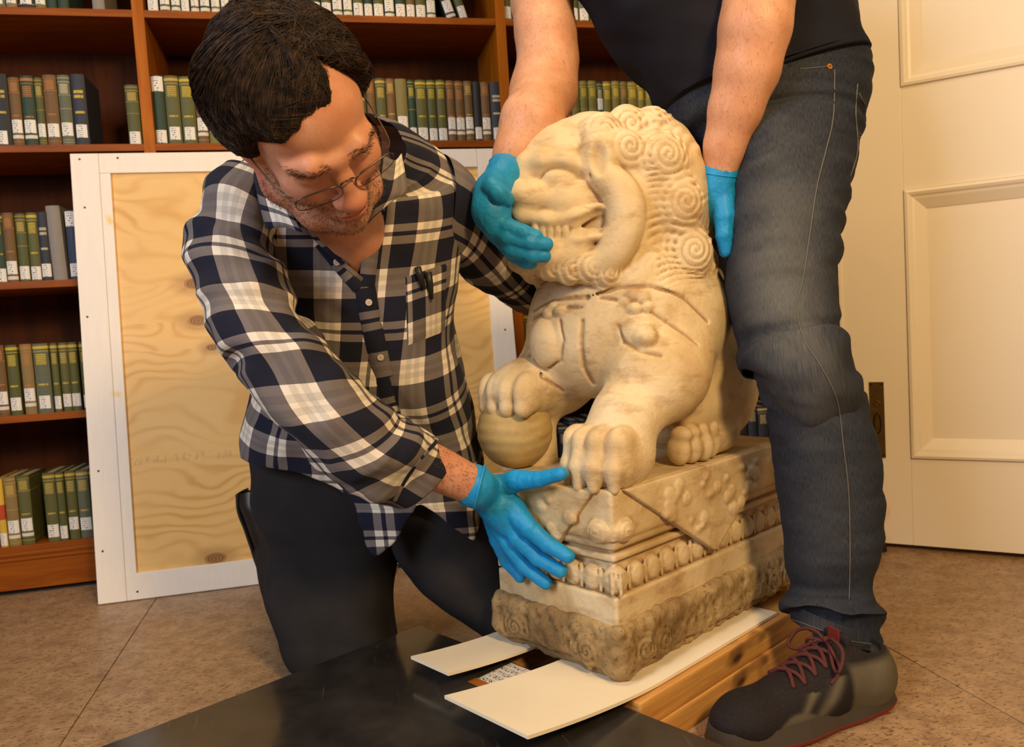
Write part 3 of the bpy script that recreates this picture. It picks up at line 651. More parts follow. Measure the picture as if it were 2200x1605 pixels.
HXv = np.array([math.cos(PHI), -math.sin(PHI), 0]); HYv = np.array([math.sin(PHI), math.cos(PHI), 0]); HR = np.array([HXv, HYv, [0, 0, 1.0]])
HO = ly(1330, 420, 0.01)
def hp(x, y, v):
    r = LR@ray(x, y); c0 = toL(CAM); tt = ((HO-c0)@HYv+v)/(r@HYv); return c0+r*tt
def mir(p): d = (p-HO)@HYv; return p-2*d*HYv
G = Grid((-0.32, -0.225, ZT-0.012), (0.40, 0.225, 1.01), 0.0026)
def surf(x, y, t0=0.9, t1=1.9):
    c0 = toL(CAM); r = LR@ray(x, y); ts = np.arange(t0, t1, 0.002); P = c0+ts[:, None]*r
    i = np.round((P-G.lo)/G.h).astype(int); ok = ((i >= 0) & (i < G.n)).all(1); d = np.ones(len(ts)); d[ok] = G.d[tuple(i[ok].T)]
    h = np.argmax(d < 0); return P[h] if d[h] < 0 else None
def E(p, r, R=None, k=0.012, op='add', warp=None): G.ell(p, r, R, k, op, warp)
def E2(p, r, R=HR, k=0.01, op='add', warp=None):
    E(p, r, R, k, op, warp); E(mir(p), r, R, k, op, warp)
def CH2(pts, rad, k=0.008, op='add'):
    G.chain(pts, rad, k, op); G.chain([mir(p) for p in pts], rad, k, op)
# trunk, seated
E((-0.13, 0, 0.49), (0.135, 0.118, 0.125)); G.cap((-0.13, 0, 0.50), (0.03, 0, 0.66), 0.112, 0.12, 0.03)
E((0.065, -0.012, 0.645), (0.118, 0.160, 0.130), k=0.03)
E((0.10, -0.035, 0.605), (0.095, 0.125, 0.108), k=0.03)
G.cap((0.05, 0, 0.68), (0.07, 0, 0.80), 0.115, 0.10, 0.03)
E((-0.03, 0.06, 0.63), (0.11, 0.085, 0.12), k=0.03)
# near foreleg
sh, el_, wr_, pw = ly(1450, 690, 0.075), ly(1420, 800, 0.10), ly(1345, 895, 0.092), ly(1312, 975, 0.085)
G.chain([sh, el_, wr_], [0.084, 0.074, 0.050], 0.03)
E(ly(1405, 800, 0.10), (0.078, 0.058, 0.078), k=0.02)
G.cap(wr_, pw, 0.052, 0.058, 0.02)
E(pw+np.array([0.0, 0.006, -0.006]), (0.074, 0.056, 0.050), k=0.02)
for i, yy in enumerate((-0.040, -0.011, 0.019, 0.048)):
    c = np.array([pw[0]+0.046-0.012*abs(i-1.5), pw[1]+yy, ZT+0.042])
    E(c, (0.034, 0.0185, 0.044), k=0.006); E(c+np.array([0.004, 0, 0.028]), (0.027, 0.0175, 0.022), k=0.006)
    G.cap(c+np.array([0.024, 0, -0.012]), c+np.array([0.026, 0, -0.040]), 0.016, 0.009, 0.008)
# far foreleg on the ball
BC = toL(onz(1106, 925, 0.447)); BRr = 0.067
sh2, el2 = np.array([0.06, -0.10, 0.60]), np.array([0.10, -0.125, 0.535])
pw2 = lx(1132, 834, 0.185)
G.chain([sh2, el2, pw2], [0.080, 0.066, 0.050], 0.03)
E(pw2+np.array([0.01, -0.005, 0.0]), (0.062, 0.056, 0.046), k=0.02)
for i, yy in enumerate((-0.046, -0.016, 0.015, 0.044)):
    c = pw2+np.array([0.046-0.008*abs(i-1.5), yy-0.006, -0.004])
    E(c, (0.032, 0.018, 0.036), k=0.004); E(c+np.array([0.014, 0, -0.024]), (0.018, 0.014, 0.018), k=0.006)
wb_ = lx(1150, 930, 0.15); G.cap(lx(1150, 850, 0.14), lx(1152, 985, 0.15), 0.034, 0.040, 0.03)     # stone web behind the ball
# hind legs
for sgn in (1, -1):
    bk = 0.0 if sgn > 0 else -0.07
    E((-0.10+bk, 0.088*sgn, 0.515), (0.120, 0.052, 0.115), k=0.02)
    E((-0.01+bk, 0.095*sgn, 0.475), (0.07, 0.040, 0.05), k=0.02)
    G.cap((-0.08+bk, 0.10*sgn, 0.42), (0.02+bk, 0.105*sgn, 0.413), 0.036, 0.03, 0.015)
    for i, xx in enumerate((-0.018, 0.010, 0.036, 0.060)):
        E((xx+bk, (0.122-0.006*abs(i-1))*sgn, 0.410), (0.0155, 0.022, 0.027), k=0.004); E((xx+bk, 0.116*sgn, 0.436), (0.014, 0.02, 0.014), k=0.005)
E((-0.235, 0.0, 0.50), (0.045, 0.06, 0.10), k=0.02)                 # tail base lump
for i in range(5): E((-0.25+0.015*i, 0.015*(-1)**i, 0.56+0.035*i), (0.035, 0.035, 0.03), k=0.01)
# head masses
E(HO+np.array([0, 0, 0.0]), (0.135, 0.105, 0.125), HR, k=0.03)
E(hp(1392, 430, 0.0), (0.105, 0.114, 0.150), HR, k=0.02)
G.chain([hp(1265, 335, 0), hp(1200, 355, 0), hp(1150, 385, 0)], [0.072, 0.062, 0.050], 0.03)
E(hp(1190, 435, 0.0), (0.080, 0.074, 0.050), HR, k=0.02)
E(hp(1122, 392, 0.0), (0.030, 0.046, 0.030), HR, k=0.012)            # nose
E2(hp(1114, 408, 0.036), (0.016, 0.017, 0.017), k=0.006)
CH2([hp(1130, 352, 0.03), hp(1170, 350, 0.054), hp(1215, 348, 0.070), hp(1255, 366, 0.080)], [0.012, 0.017, 0.018, 0.013], 0.014)
CH2([hp(1150, 372, 0.064), hp(1200, 368, 0.086), hp(1250, 378, 0.092)], [0.007, 0.008, 0.007], 0.010, 'cut')
E2(hp(1207, 383, 0.066), (0.031, 0.018, 0.0165), k=0.002)            # eyes
CH2([hp(1168, 402, 0.060), hp(1207, 408, 0.077), hp(1248, 398, 0.084)], [0.006, 0.007, 0.006], 0.006)
E2(hp(1150, 422, 0.048), (0.045, 0.03, 0.026), k=0.010); E2(hp(1225, 432, 0.064), (0.045, 0.03, 0.035), k=0.012)
CH2([hp(1096, 446, 0.012), hp(1125, 462, 0.044), hp(1175, 474, 0.064), hp(1235, 468, 0.084), hp(1285, 452, 0.096)], [0.016, 0.016, 0.014, 0.013, 0.012], 0.010)
# lower jaw and mouth
E(hp(1235, 520, 0.0), (0.070, 0.068, 0.034), HR, k=0.015)
CH2([hp(1158, 512, 0.02), hp(1190, 516, 0.056), hp(1240, 512, 0.078), hp(1290, 500, 0.095)], [0.014, 0.015, 0.014, 0.012], 0.008)
CH2([hp(1130, 491, 0.062), hp(1180, 497, 0.084), hp(1240, 490, 0.101), hp(1288, 474, 0.108)], [0.010, 0.011, 0.014, 0.021], 0.006, 'cut')
for x_ in (1150, 1166, 1182, 1198, 1214): E2(hp(x_, 493, 0.058+(x_-1150)*0.0003), (0.0065, 0.008, 0.014), k=0.002)
E2(hp(1185, 545, 0.045), (0.05, 0.035, 0.03), k=0.012); E2(hp(1240, 545, 0.06), (0.04, 0.03, 0.028), k=0.01)
for (x_, y_, v_, r_) in ((1150, 560, 0.02, 0.024), (1185, 575, 0.04, 0.024), (1225, 580, 0.06, 0.025), (1265, 575, 0.075, 0.026), (1300, 590, 0.085, 0.024)):
    E2(hp(x_, y_, v_), r_, k=0.008, warp=lambda a, b, c: 0.0014*np.sin(np.arctan2(c, a)+np.sqrt(a*a+c*c)*700))
# cheek crescent and ear
_cp = catmull([hp(1282, 372, 0.092), hp(1322, 398, 0.104), hp(1345, 445, 0.110), hp(1340, 500, 0.108), hp(1312, 548, 0.098), hp(1270, 572, 0.08)], 5)
CH2(list(_cp), list(np.interp(np.linspace(0, 5, len(_cp)), range(6), [0.014, 0.020, 0.024, 0.024, 0.019, 0.010])), 0.014)
G.chain([hp(1268, 372, 0.098), hp(1258, 410, 0.099), hp(1256, 440, 0.1), hp(1270, 452, 0.104)], [0.004]*4, 0.002, 'cut')
E2(hp(1290, 335, 0.088), (0.032, 0.028, 0.045), k=0.008); E2(hp(1288, 340, 0.116), (0.014, 0.014, 0.026), k=0.006, op='cut')
CURLS = [(1292, 286, 0.066, 0.034), (1345, 272, 0.05, 0.036), (1400, 278, 0.05, 0.038), (1345, 318, 0.094, 0.030), (1420, 338, 0.094, 0.042), (1458, 438, 0.096, 0.044), (1476, 540, 0.088, 0.046), (1395, 580, 0.092, 0.034),
         (1442, 308, 0.03, 0.036), (1472, 392, 0.035, 0.040), (1492, 480, 0.045, 0.040), (1496, 568, 0.045, 0.042), (1440, 365, -0.04, 0.045), (1475, 480, -0.05, 0.045), (1440, 285, -0.03, 0.034), (1300, 280, -0.02, 0.032), (1440, 605, 0.075, 0.034)]
for i, (x_, y_, v_, r_) in enumerate(CURLS):
    ph = i*1.3
    w_ = (lambda ph: (lambda a, b, c: 0.0013*np.sin(np.arctan2(c, a)+np.sqrt(a*a+c*c)*540+ph)))(ph)
    (E2 if v_ > 0.05 else lambda *a, **k: E(a[0], a[1], HR, **k))(hp(x_, y_, v_), (r_, r_*0.66, r_), k=0.016 if v_ > 0.05 else 0.007, warp=w_)
h0 = HO
def strands(X, Y, Z):
    hx = (X-h0[0])*HXv[0]+(Y-h0[1])*HXv[1]; hy = (X-h0[0])*HYv[0]+(Y-h0[1])*HYv[1]; hz = Z-h0[2]
    s_ = hz+0.40*hx+2.0*(hx+0.05)**2+0.004*np.sin(hz*45)
    m = np.clip((0.006-hx)/0.015, 0, 1)*np.clip((np.abs(hy)-0.05)/0.03, 0, 1)*np.clip((hz+0.17)/0.03, 0, 1)
    for (x_, y_, v_, r_) in CURLS[4:7]+CURLS[9:12]:
        q = (hp(x_, y_, v_)-h0)@HR.T; rr = np.sqrt((hx-q[0])**2+(hz-q[2])**2); m = m*np.clip((rr-r_*0.62)/0.006, 0, 1); s_ = s_+0.034*np.exp(-(rr/0.040)**2)
    return m*0.0018*np.sin(s_*2*np.pi/0.0132)*np.clip(0.75+1.6*vnoise(hx*40+9, hz*30+9, hy*20+9), 0.15, 1.3)
G.disp(strands, HO-np.array([0.2, 0.16, 0.19]), HO+np.array([0.14, 0.17, 0.16]))
# harness, pendants and chest carving
_later = True
def sline(pts, r, k=0.003, op='cut', off=0.0):
    q = [surf(*p) for p in pts]; q = [p for p in q if p is not None]
    if len(q) < 2 or max(np.linalg.norm(q[i+1]-q[i]) for i in range(len(q)-1)) > 0.09: return
    n = nrm(toL(CAM)-q[0]); G.chain([p+n*off for p in q], [r]*len(q), k, op)
vd = nrm(toL(CAM)-np.array([0.1, 0, 0.6]))
def sbump(x, y, r, k=0.003, sink=0.3, warp=None):
    p = surf(x, y)
    if p is not None: E(p-vd*min(r)*sink, r, None, k, 'add', warp)
sline([(1145, 668), (1185, 645), (1235, 640), (1262, 640)], 0.0035); sline([(1262, 640), (1330, 618), (1400, 615), (1470, 640), (1520, 690)], 0.0035)
sline([(1140, 690), (1180, 665), (1250, 660)], 0.003); sline([(1290, 640), (1360, 650), (1430, 690), (1500, 740)], 0.003)
sline([(1250, 690), (1248, 740), (1255, 790), (1275, 825)], 0.0045)
sline([(1128, 700), (1135, 760), (1165, 810), (1210, 840)], 0.003)
sbump(1178, 735, (0.030, 0.036, 0.045), 0.004, 0.55); sline([(1204, 690), (1210, 730), (1205, 775), (1180, 790)], 0.003)
sbump(1370, 712, (0.034, 0.038, 0.036), 0.006, 0.65); sbump(1385, 726, (0.018, 0.020, 0.020), 0.003, 0.2); sline([(1328, 700), (1340, 735), (1375, 755), (1420, 765)], 0.003)
for (x_, y_) in ((1342, 648), (1358, 634), (1378, 640), (1388, 658), (1362, 662), (1180, 672), (1192, 660), (1205, 668)): sbump(x_, y_, (0.011, 0.013, 0.010), 0.003, 0.3)
V, Fq = G.mesh(); V = smooth_mesh(V, Fq, 1, 0.35)
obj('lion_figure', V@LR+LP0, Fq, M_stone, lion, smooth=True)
# ball
GB = Grid(BC-0.08, BC+0.08, 0.003)
GB.ell(BC, BRr, None, 0, warp=lambda a, b, c: 0.0005*np.sin(c*330+2.0*np.sin(a*40))*np.clip(1.2-np.abs(c)/0.06, 0, 1))
GB.disp(lambda X, Y, Z: np.where(Z < ZT-0.002, 0.5, 0.0)+0*X+0*Y, BC-0.08, BC+0.08)
V, Fq = GB.mesh(); obj('ball', V@LR+LP0, Fq, stone_mat('olive_stone', [S(164, 138, 86), S(190, 166, 114), S(204, 182, 134), S(128, 98, 50)]), lion, smooth=True, label='olive tinged stone ball under the paw')
# pedestal
GP = Grid((-0.30, -0.165, 0.168), (0.30, 0.165, ZT+0.012), 0.003)
hx_, hy_ = LL_/2, LW_/2
def slab(z0, z1, inset, rnd): GP.box((0, 0, (z0+z1)/2), (hx_-inset, hy_-inset, (z1-z0)/2), None, rnd)
slab(0.170, 0.218, 0.004, 0.003); slab(0.214, 0.262, 0.016, 0.004); slab(0.255, 0.300, 0.018, 0.004); slab(0.288, 0.312, 0.004, 0.010); slab(0.304, ZT, 0.001, 0.004)
GP.box((0, 0, 0.276), (hx_-0.008, hy_-0.008, 0.006), None, 0.005)
def egg(c, r): GP.ell(c, r, None, 0.003, warp=lambda a, b, c_: 0.0009*np.cos(np.sqrt(a*a+b*b+c_*c_)*900))
for i in range(13):
    x_ = -0.246+i*0.041
    for sg in (1, -1): egg((x_, sg*(hy_-0.016), 0.240), (0.0185, 0.013, 0.021)); GP.cap((x_+0.0205, sg*(hy_-0.010), 0.224), (x_+0.0205, sg*(hy_-0.010), 0.258), 0.003, 0.003, 0.002)
for i in range(7):
    y_ = -0.117+i*0.039
    for sg in (1, -1): egg((sg*(hx_-0.016), y_, 0.240), (0.013, 0.0178, 0.021)); GP.cap((sg*(hx_-0.010), y_+0.0195, 0.224), (sg*(hx_-0.010), y_+0.0195, 0.258), 0.003, 0.003, 0.002)
# scroll bosses at the corners under the slab
for sx in (1, -1):
    for sy in (1, -1):
        GP.ell((sx*(hx_-0.028), sy*(hy_-0.003), 0.318), (0.024, 0.012, 0.018), None, 0.004, warp=lambda a, b, c: 0.001*np.sin(np.arctan2(c, a)+np.sqrt(a*a+c*c)*800))
        GP.ell((sx*(hx_-0.003), sy*(hy_-0.028), 0.318), (0.012, 0.024, 0.018), None, 0.004, warp=lambda a, b, c: 0.001*np.sin(np.arctan2(c, b)+np.sqrt(b*b+c*c)*800))
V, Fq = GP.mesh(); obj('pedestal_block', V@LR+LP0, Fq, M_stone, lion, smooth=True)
# hanging cloth corners, one on each face, with carved flowers
def drape(face):
    n0 = (0, hy_, 0) if face == 's' else (hx_, 0, 0); half = 0.235 if face == 's' else 0.105
    tipz = 0.232 if face == 's' else 0.262; cx = 0.01 if face == 's' else 0.0
    g = Grid((-0.30, 0.10, 0.2), (0.30, 0.17, 0.40), 0.003) if face == 's' else Grid((0.24, -0.15, 0.22), (0.31, 0.15, 0.40), 0.003)
    def fn(X, Y, Z):
        u = (X-cx) if face == 's' else Y; nn = (Y-hy_) if face == 's' else (X-hx_)
        side = np.abs(u)/half+(ZT-0.002-Z)/(ZT-tipz)-1.0
        d1 = side*0.11; d2 = np.abs(nn+0.001)-0.0085; d3 = Z-(ZT-0.001)
        q = np.maximum(np.maximum(d1, d2), d3); return q
    lo = (-0.28, 0.115, 0.21) if face == 's' else (0.25, -0.13, 0.23); hi = (0.28, 0.16, 0.39) if face == 's' else (0.30, 0.13, 0.39)
    g.comb(fn, lo, hi, 0)
    rnd = random.Random(5)
    for i in range(34 if face == 's' else 9):
        u = rnd.uniform(-0.75, 0.75)*half*0.8; zz = ZT-0.018-rnd.random()*(ZT-tipz)*(1-abs(u)/half)*0.72
        r = rnd.uniform(0.008, 0.016); c = (cx+u, hy_+0.0065, zz) if face == 's' else (hx_+0.0065, u, zz)
        rad = (r, 0.0055, r*0.8) if face == 's' else (0.0055, r, r*0.8)
        g.ell(c, rad, None, 0.002, warp=lambda a, b, c_: 0.0009*np.sin(np.sqrt(a*a+b*b+c_*c_)*1100))
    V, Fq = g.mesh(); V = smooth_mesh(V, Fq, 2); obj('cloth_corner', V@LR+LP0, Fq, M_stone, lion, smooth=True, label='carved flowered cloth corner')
drape('s'); drape('f')
# rough foot slab with scroll feet
GF = Grid((-0.31, -0.175, 0.08), (0.31, 0.175, 0.19), 0.003)
GF.box((0, 0, 0.142), (hx_+0.010, hy_+0.010, 0.036), None, 0.016); GF.box((0, 0, 0.118), (hx_-0.006, hy_-0.006, 0.029), None, 0.006, 0.006)
for sx in (1, -1):
    for sy in (1, -1):
        GF.ell((sx*(hx_-0.02), sy*(hy_-0.016), 0.112), (0.034, 0.030, 0.024), None, 0.01)
        for q in ((hx_-0.05, hy_+0.006), (hx_-0.10, hy_+0.004)): GF.ell((sx*q[0], sy*q[1], 0.13), (0.03, 0.010, 0.024), None, 0.006, warp=lambda a, b, c: 0.0016*np.sin(np.arctan2(c, a)+np.sqrt(a*a+c*c)*620))
        GF.ell((sx*(hx_+0.006), sy*(hy_-0.055), 0.13), (0.010, 0.034, 0.026), None, 0.006, warp=lambda a, b, c: 0.0016*np.sin(np.arctan2(c, b)+np.sqrt(b*b+c*c)*620))
for i in range(9):
    x_ = -0.13+0.0325*i
    for sg in (1, -1): GF.ell((x_, sg*(hy_+0.012), 0.090), (0.014, 0.02, 0.013), None, 0.004, 'cut')
for i in range(4):
    y_ = -0.05+0.033*i
    for sg in (1, -1): GF.ell((sg*(hx_+0.012), y_, 0.090), (0.02, 0.014, 0.013), None, 0.004, 'cut')
GF.disp(lambda X, Y, Z: 0.008*vnoise(X*30+9, Y*30+9, Z*30)+0.006*vnoise(X*75+3, Y*75+3, Z*75+3)+0.003*vnoise(X*150+3, Y*150+3, Z*150+3)+np.where(Z < 0.0889, 0.5, 0), (-0.31, -0.175, 0.08), (0.31, 0.175, 0.19))
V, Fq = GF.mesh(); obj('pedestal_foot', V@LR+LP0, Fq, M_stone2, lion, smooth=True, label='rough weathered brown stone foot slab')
# ------------------------------------------------------------------ cloth, skin and glove materials
from mathutils.bvhtree import BVHTree
def plaid_mat():
    t = NT('plaid_cotton', 0.85, 0, 0.15); u, v, w = t.sep(t.attr('cloth'))[:3]; P = 0.150
    def stripe(c):
        f = t.math('FRACT', t.math('MULTIPLY', c, 1/P))
        def band(a, b): return t.math('MULTIPLY', t.math('GREATER_THAN', f, a), t.math('LESS_THAN', f, b))
        s = t.math('MAXIMUM', band(0.0, 0.25), band(0.46, 0.71)); s = t.math('MAXIMUM', s, band(0.333, 0.378))
        return t.math('MAXIMUM', s, t.math('MULTIPLY', t.math('MAXIMUM', band(0.775, 0.835), band(0.875, 0.935)), 0.17))
    a = t.math('MULTIPLY', t.math('ADD', stripe(u), stripe(v)), 0.5)
    c = t.ramp(a, [(0.0, S(232, 222, 208)), (0.1, S(205, 198, 184)), (0.5, S(116, 108, 106)), (1.0, S(26, 29, 46))])
    fine = t.noise(t.mapping(t.attr('cloth'), (1, 1, 1)), 900, 1); c = t.mix(t.maprange(fine, 0.3, 0.7, 0, 0.12), c, S(60, 56, 60))
    t.base(c).bump(t.math('ADD', t.math('MULTIPLY', fine, 0.3), t.noise(t.coord(), 38, 4, 0.6)), 0.5, 0.0028)
    t.b.inputs['Sheen Weight'].default_value = 0.05; return t.m
M_plaid = plaid_mat()
def skin_mat(name, c0, c1):
    t = NT(name, 0.48, 0, 0.4); co = t.coord(); n = t.noise(co, 24, 4); n2 = t.noise(co, 260, 3)
    tint = t.attr('tint'); r, g, b = t.sep(tint)[:3]
    c = t.mix(t.maprange(n, 0.3, 0.7), c0, c1); c = t.mix(t.maprange(n2, 0.45, 0.7, 0, 0.25), c, tuple(x*0.62 for x in c0))
    c = t.mix(t.math('MULTIPLY', g, 0.75), c, S(186, 96, 82))
    st = t.math('MULTIPLY', r, t.maprange(t.noise(co, 420, 2), 0.30, 0.62)); c = t.mix(t.math('MULTIPLY', st, 0.62), c, S(84, 62, 50))
    t.base(c).bump(t.math('ADD', n2, n), 0.12, 0.001); t.b.inputs['Subsurface Weight'].default_value = 0.10; t.b.inputs['Subsurface Radius'].default_value = (0.012, 0.005, 0.003); t.b.inputs['Subsurface Scale'].default_value = 0.5
    return t.m
M_skin = skin_mat('fair_skin', S(214, 158, 128), S(198, 134, 104)); M_skin2 = skin_mat('tanned_skin', S(218, 164, 130), S(202, 142, 106))
t = NT('blue_nitrile', 0.5, 0, 0.35); co = t.coord(); n = t.noise(t.mapping(co, (1, 1, 1)), 40, 4, 0.6, 0.8); t.base(t.mix(n, S(12, 124, 190), S(32, 156, 216)))
t.bump(t.math('ADD', n, t.math('MULTIPLY', t.noise(co, 140, 3), 0.5)), 0.35, 0.003); t.b.inputs['Subsurface Weight'].default_value = 0.05; t.b.inputs['Subsurface Scale'].default_value = 0.004; M_glove = t.m
t = NT('black_twill', 0.9, 0, 0.15); t.base(t.mix(t.noise(t.coord(), 14, 4), S(30, 29, 31), S(50, 47, 48))).bump(t.noise(t.coord(), 500, 2), 0.25, 0.0008); M_black = t.m
t = NT('dark_leather', 0.4, 0, 0.4); t.base(t.mix(t.noise(t.coord(), 30, 3), S(22, 20, 19), S(44, 40, 36))).bump(t.noise(t.coord(), 80, 4), 0.3, 0.001); M_leather = t.m
t = NT('dark_hair', 0.6, 0, 0.2); t.base(t.mix(t.maprange(t.noise(t.coord(), 90, 3), 0.35, 0.65), S(30, 22, 16), S(66, 49, 35))); M_hair = t.m
M_wire = plain('gunmetal_wire', S(92, 82, 70), 0.3, 0.9)
t = NT('clear_lens', 0.03, 0, 0.5); t.base(S(245, 245, 245)); t.b.inputs['Transmission Weight'].default_value = 1.0; t.b.inputs['IOR'].default_value = 1.05; M_lens = t.m
M_button = plain('pearl_button', S(208, 196, 176), 0.3)

# ------------------------------------------------------------------ lofted cloth
def loft(rings, n=120, m=10, sq=2.25, disp=None, lip=None):
    """rings: ((xL,yL),(xR,yR), zc or (zcL,zcR), half thickness) given where the cloth edges stand in space"""
    L = []; R = []; T = []
    for r in rings:
        z = r[2] if isinstance(r[2], tuple) else (r[2], r[2])
        L.append(at(*r[0], z[0])); R.append(at(*r[1], z[1])); T.append(r[3])
    Ls, Rs = catmull(L, m), catmull(R, m); Ts = catmull(np.array(T)[:, None]*np.ones(3), m)[:, 0]
    C = (Ls+Rs)/2; W = (Rs-Ls)/2; tg = np.gradient(C, axis=0); tg /= np.linalg.norm(tg, axis=1)[:, None]
    D = np.cross(W, tg); D /= np.linalg.norm(D, axis=1)[:, None]
    sg = np.sign(((CAM-C)*D).sum(1)); D *= np.where(sg == 0, 1, sg)[:, None]
    a = np.arange(n)*2*math.pi/n; ca, sa = np.cos(a), np.sin(a)
    pc = np.sign(ca)*np.abs(ca)**(2/sq); ps = np.sign(sa)*np.abs(sa)**(2/sq)
    P = C[:, None]+pc[None, :, None]*W[:, None]+ps[None, :, None]*(D*Ts[:, None])[:, None]
    circ = np.linalg.norm(np.roll(P, -1, 1)-P, axis=2).sum(1).mean()
    seg = np.linalg.norm(np.roll(P, -1, 1)-P, axis=2).mean(0); u = np.concatenate([[0], np.cumsum(seg)[:-1]])
    v = np.concatenate([[0], np.cumsum(np.linalg.norm(np.diff(C, axis=0), axis=1))])
    U = np.broadcast_to(u[None], P.shape[:2]); Vv = np.broadcast_to(v[:, None], P.shape[:2])
    if disp is not None:
        du = np.roll(P, -1, 1)-np.roll(P, 1, 1); dv = np.gradient(P, axis=0); N = np.cross(du, dv); N /= np.linalg.norm(N, axis=2)[..., None]+1e-12
        out = np.sign((N*(P-C[:, None])).sum(2).mean()); N *= out
        P = P+N*disp(U, Vv, np.linspace(0, 1, len(C))[:, None], a[None])[..., None]
    P = list(P); U = list(U); Vl = list(Vv)
    if lip:
        for end in lip:
            i = 0 if end == 0 else -1; Ce = C[i]; tn = tg[i]*(1 if end == 0 else -1)
            r1 = Ce+(P[i]-Ce)*0.955+tn*0.001; r2 = Ce+(P[i]-Ce)*0.94+tn*0.03
            if end == 0: P = [r2, r1]+P; U = [U[0]]*2+U; Vl = [Vl[0]]*2+Vl
            else: P = P+[r1, r2]; U = U+[U[-1]]*2; Vl = Vl+[Vl[-1]]*2
    P = np.array(P); at_ = np.stack([np.array(U), np.array(Vl), np.zeros_like(np.array(U))], -1)
    return P, at_, grid_faces(len(P), n)
def folds(amp, fu, fv, seed, tilt=0.0, ridge=0.5):
    def f(U, V, fr, a):
        x = U*fu+V*tilt*fu+seed; y = V*fv+seed*1.7
        wx = vnoise(x*0.5+3, y*0.5, seed+0*x)*1.4
        n1 = vnoise(x+wx, y+wx, seed+0*x); n2 = vnoise(2.1*x+5+wx, 1.9*y+wx, seed+2+0*x)
        rid = 0.25-np.abs(n1)
        return amp*(ridge*3.4*(rid-0.12)+(1-ridge)*3.2*n1+1.0*n2)
    return f
class Surf:
    def __init__(s, V, Fq): s.V = np.asarray(V).reshape(-1, 3); s.t = BVHTree.FromPolygons([tuple(map(float, p)) for p in s.V], [tuple(map(int, f)) for f in Fq])
    def hit(s, x, y, off=0.0):
        h, nn, i, d = s.t.ray_cast(Vector(CAM), Vector(nrm(ray(x, y))))
        if h is None: return None, None
        nn = np.array(nn); h = np.array(h)
        if nn@(CAM-h) < 0: nn = -nn
        return h+nn*off, nn
    def near(s, p):
        h, nn, i, d = s.t.find_nearest(Vector(p)); return np.array(h), np.array(nn)
def ribbon(surf, pts, width, off, mat, parent, name, thick=0.0012, sub=6, attr=True):
    """strip of cloth lying on a surface along pixel points"""
    px = catmull(np.array([(x, y, 0) for x, y in pts], float), sub)[:, :2]
    P = [surf.hit(x, y) for x, y in px]; P = [(p, n) for p, n in P if p is not None]
    C = np.array([p for p, n in P]); N = np.array([n for p, n in P]); T = np.gradient(C, axis=0); V = []; A = []
    ln = np.concatenate([[0], np.cumsum(np.linalg.norm(np.diff(C, axis=0), axis=1))])
    for i in range(len(C)):
        sd = nrm(np.cross(N[i], T[i])); nn = N[i]
        for k, (o_, h_) in enumerate(((-1, -0.002), (-1, off), (0, off+thick), (1, off), (1, -0.002))):
            V.append(C[i]+sd*o_*width/2+nn*h_); A.append((o_*width/2+0.02, ln[i], 0))
    return obj(name, np.array(V), grid_faces(len(C), 5, False), mat, parent, smooth=True, attrs={'cloth': A})
def mask_faces(P, Fq, keep):
    k = keep[Fq].all(1); return Fq[k]
def smooth_border(V, Fq, it=10):
    e = np.concatenate([Fq[:, [0, 1]], Fq[:, [1, 2]], Fq[:, [2, 3]], Fq[:, [3, 0]]]); es_ = np.sort(e, 1); key = es_[:, 0].astype(np.int64)*len(V)+es_[:, 1]
    u, c = np.unique(key, return_counts=True); b = u[c == 1]; a_, b_ = b//len(V), b % len(V); V = V.copy()
    for _ in range(it):
        S_ = np.zeros_like(V); n = np.zeros(len(V)); np.add.at(S_, a_, V[b_]); np.add.at(S_, b_, V[a_]); np.add.at(n, a_, 1); np.add.at(n, b_, 1)
        m = n > 0; V[m] = 0.5*V[m]+0.5*S_[m]/n[m][:, None]
    return V
def body_hair(V, Fq, sel, count, mat, parent, name, ln=0.012, flow=(0, 0, -1.0)):
    ids = np.flatnonzero(sel)
    if len(ids) == 0: return
    ids = RNG.choice(ids, count); N = vnormals(V, Fq)[ids]; d = np.asarray(flow)[None]+0.55*RNG.normal(size=(count, 3)); d -= N*(d*N).sum(1)[:, None]*0.75; d += N*0.25; d /= np.linalg.norm(d, axis=1)[:, None]
    p = V[ids]; r = 0.00012; q = np.cross(d, N); L_ = RNG.uniform(0.5, 1.2, count)[:, None]*ln
    P = np.stack([p-q*r, p+q*r, p+d*L_*0.6+N*0.001+q*r*0.7, p+d*L_*0.6+N*0.001-q*r*0.7, p+d*L_], 1).reshape(-1, 3); k = np.arange(count)[:, None]*5
    Fh = np.concatenate([k+np.array([[0, 1, 2, 3]]), k+np.array([[3, 2, 4, 4]])]); o = obj(name, P, [tuple(dict.fromkeys(map(int, f))) for f in Fh], mat, parent); o['kind'] = 'stuff'; return o
# ================================================================== kneeling person
kp = thing('person', 'kneeling person in plaid shirt and glasses steadying the statue pedestal with blue gloves', 'person', onz(720, 1430, 0.0))
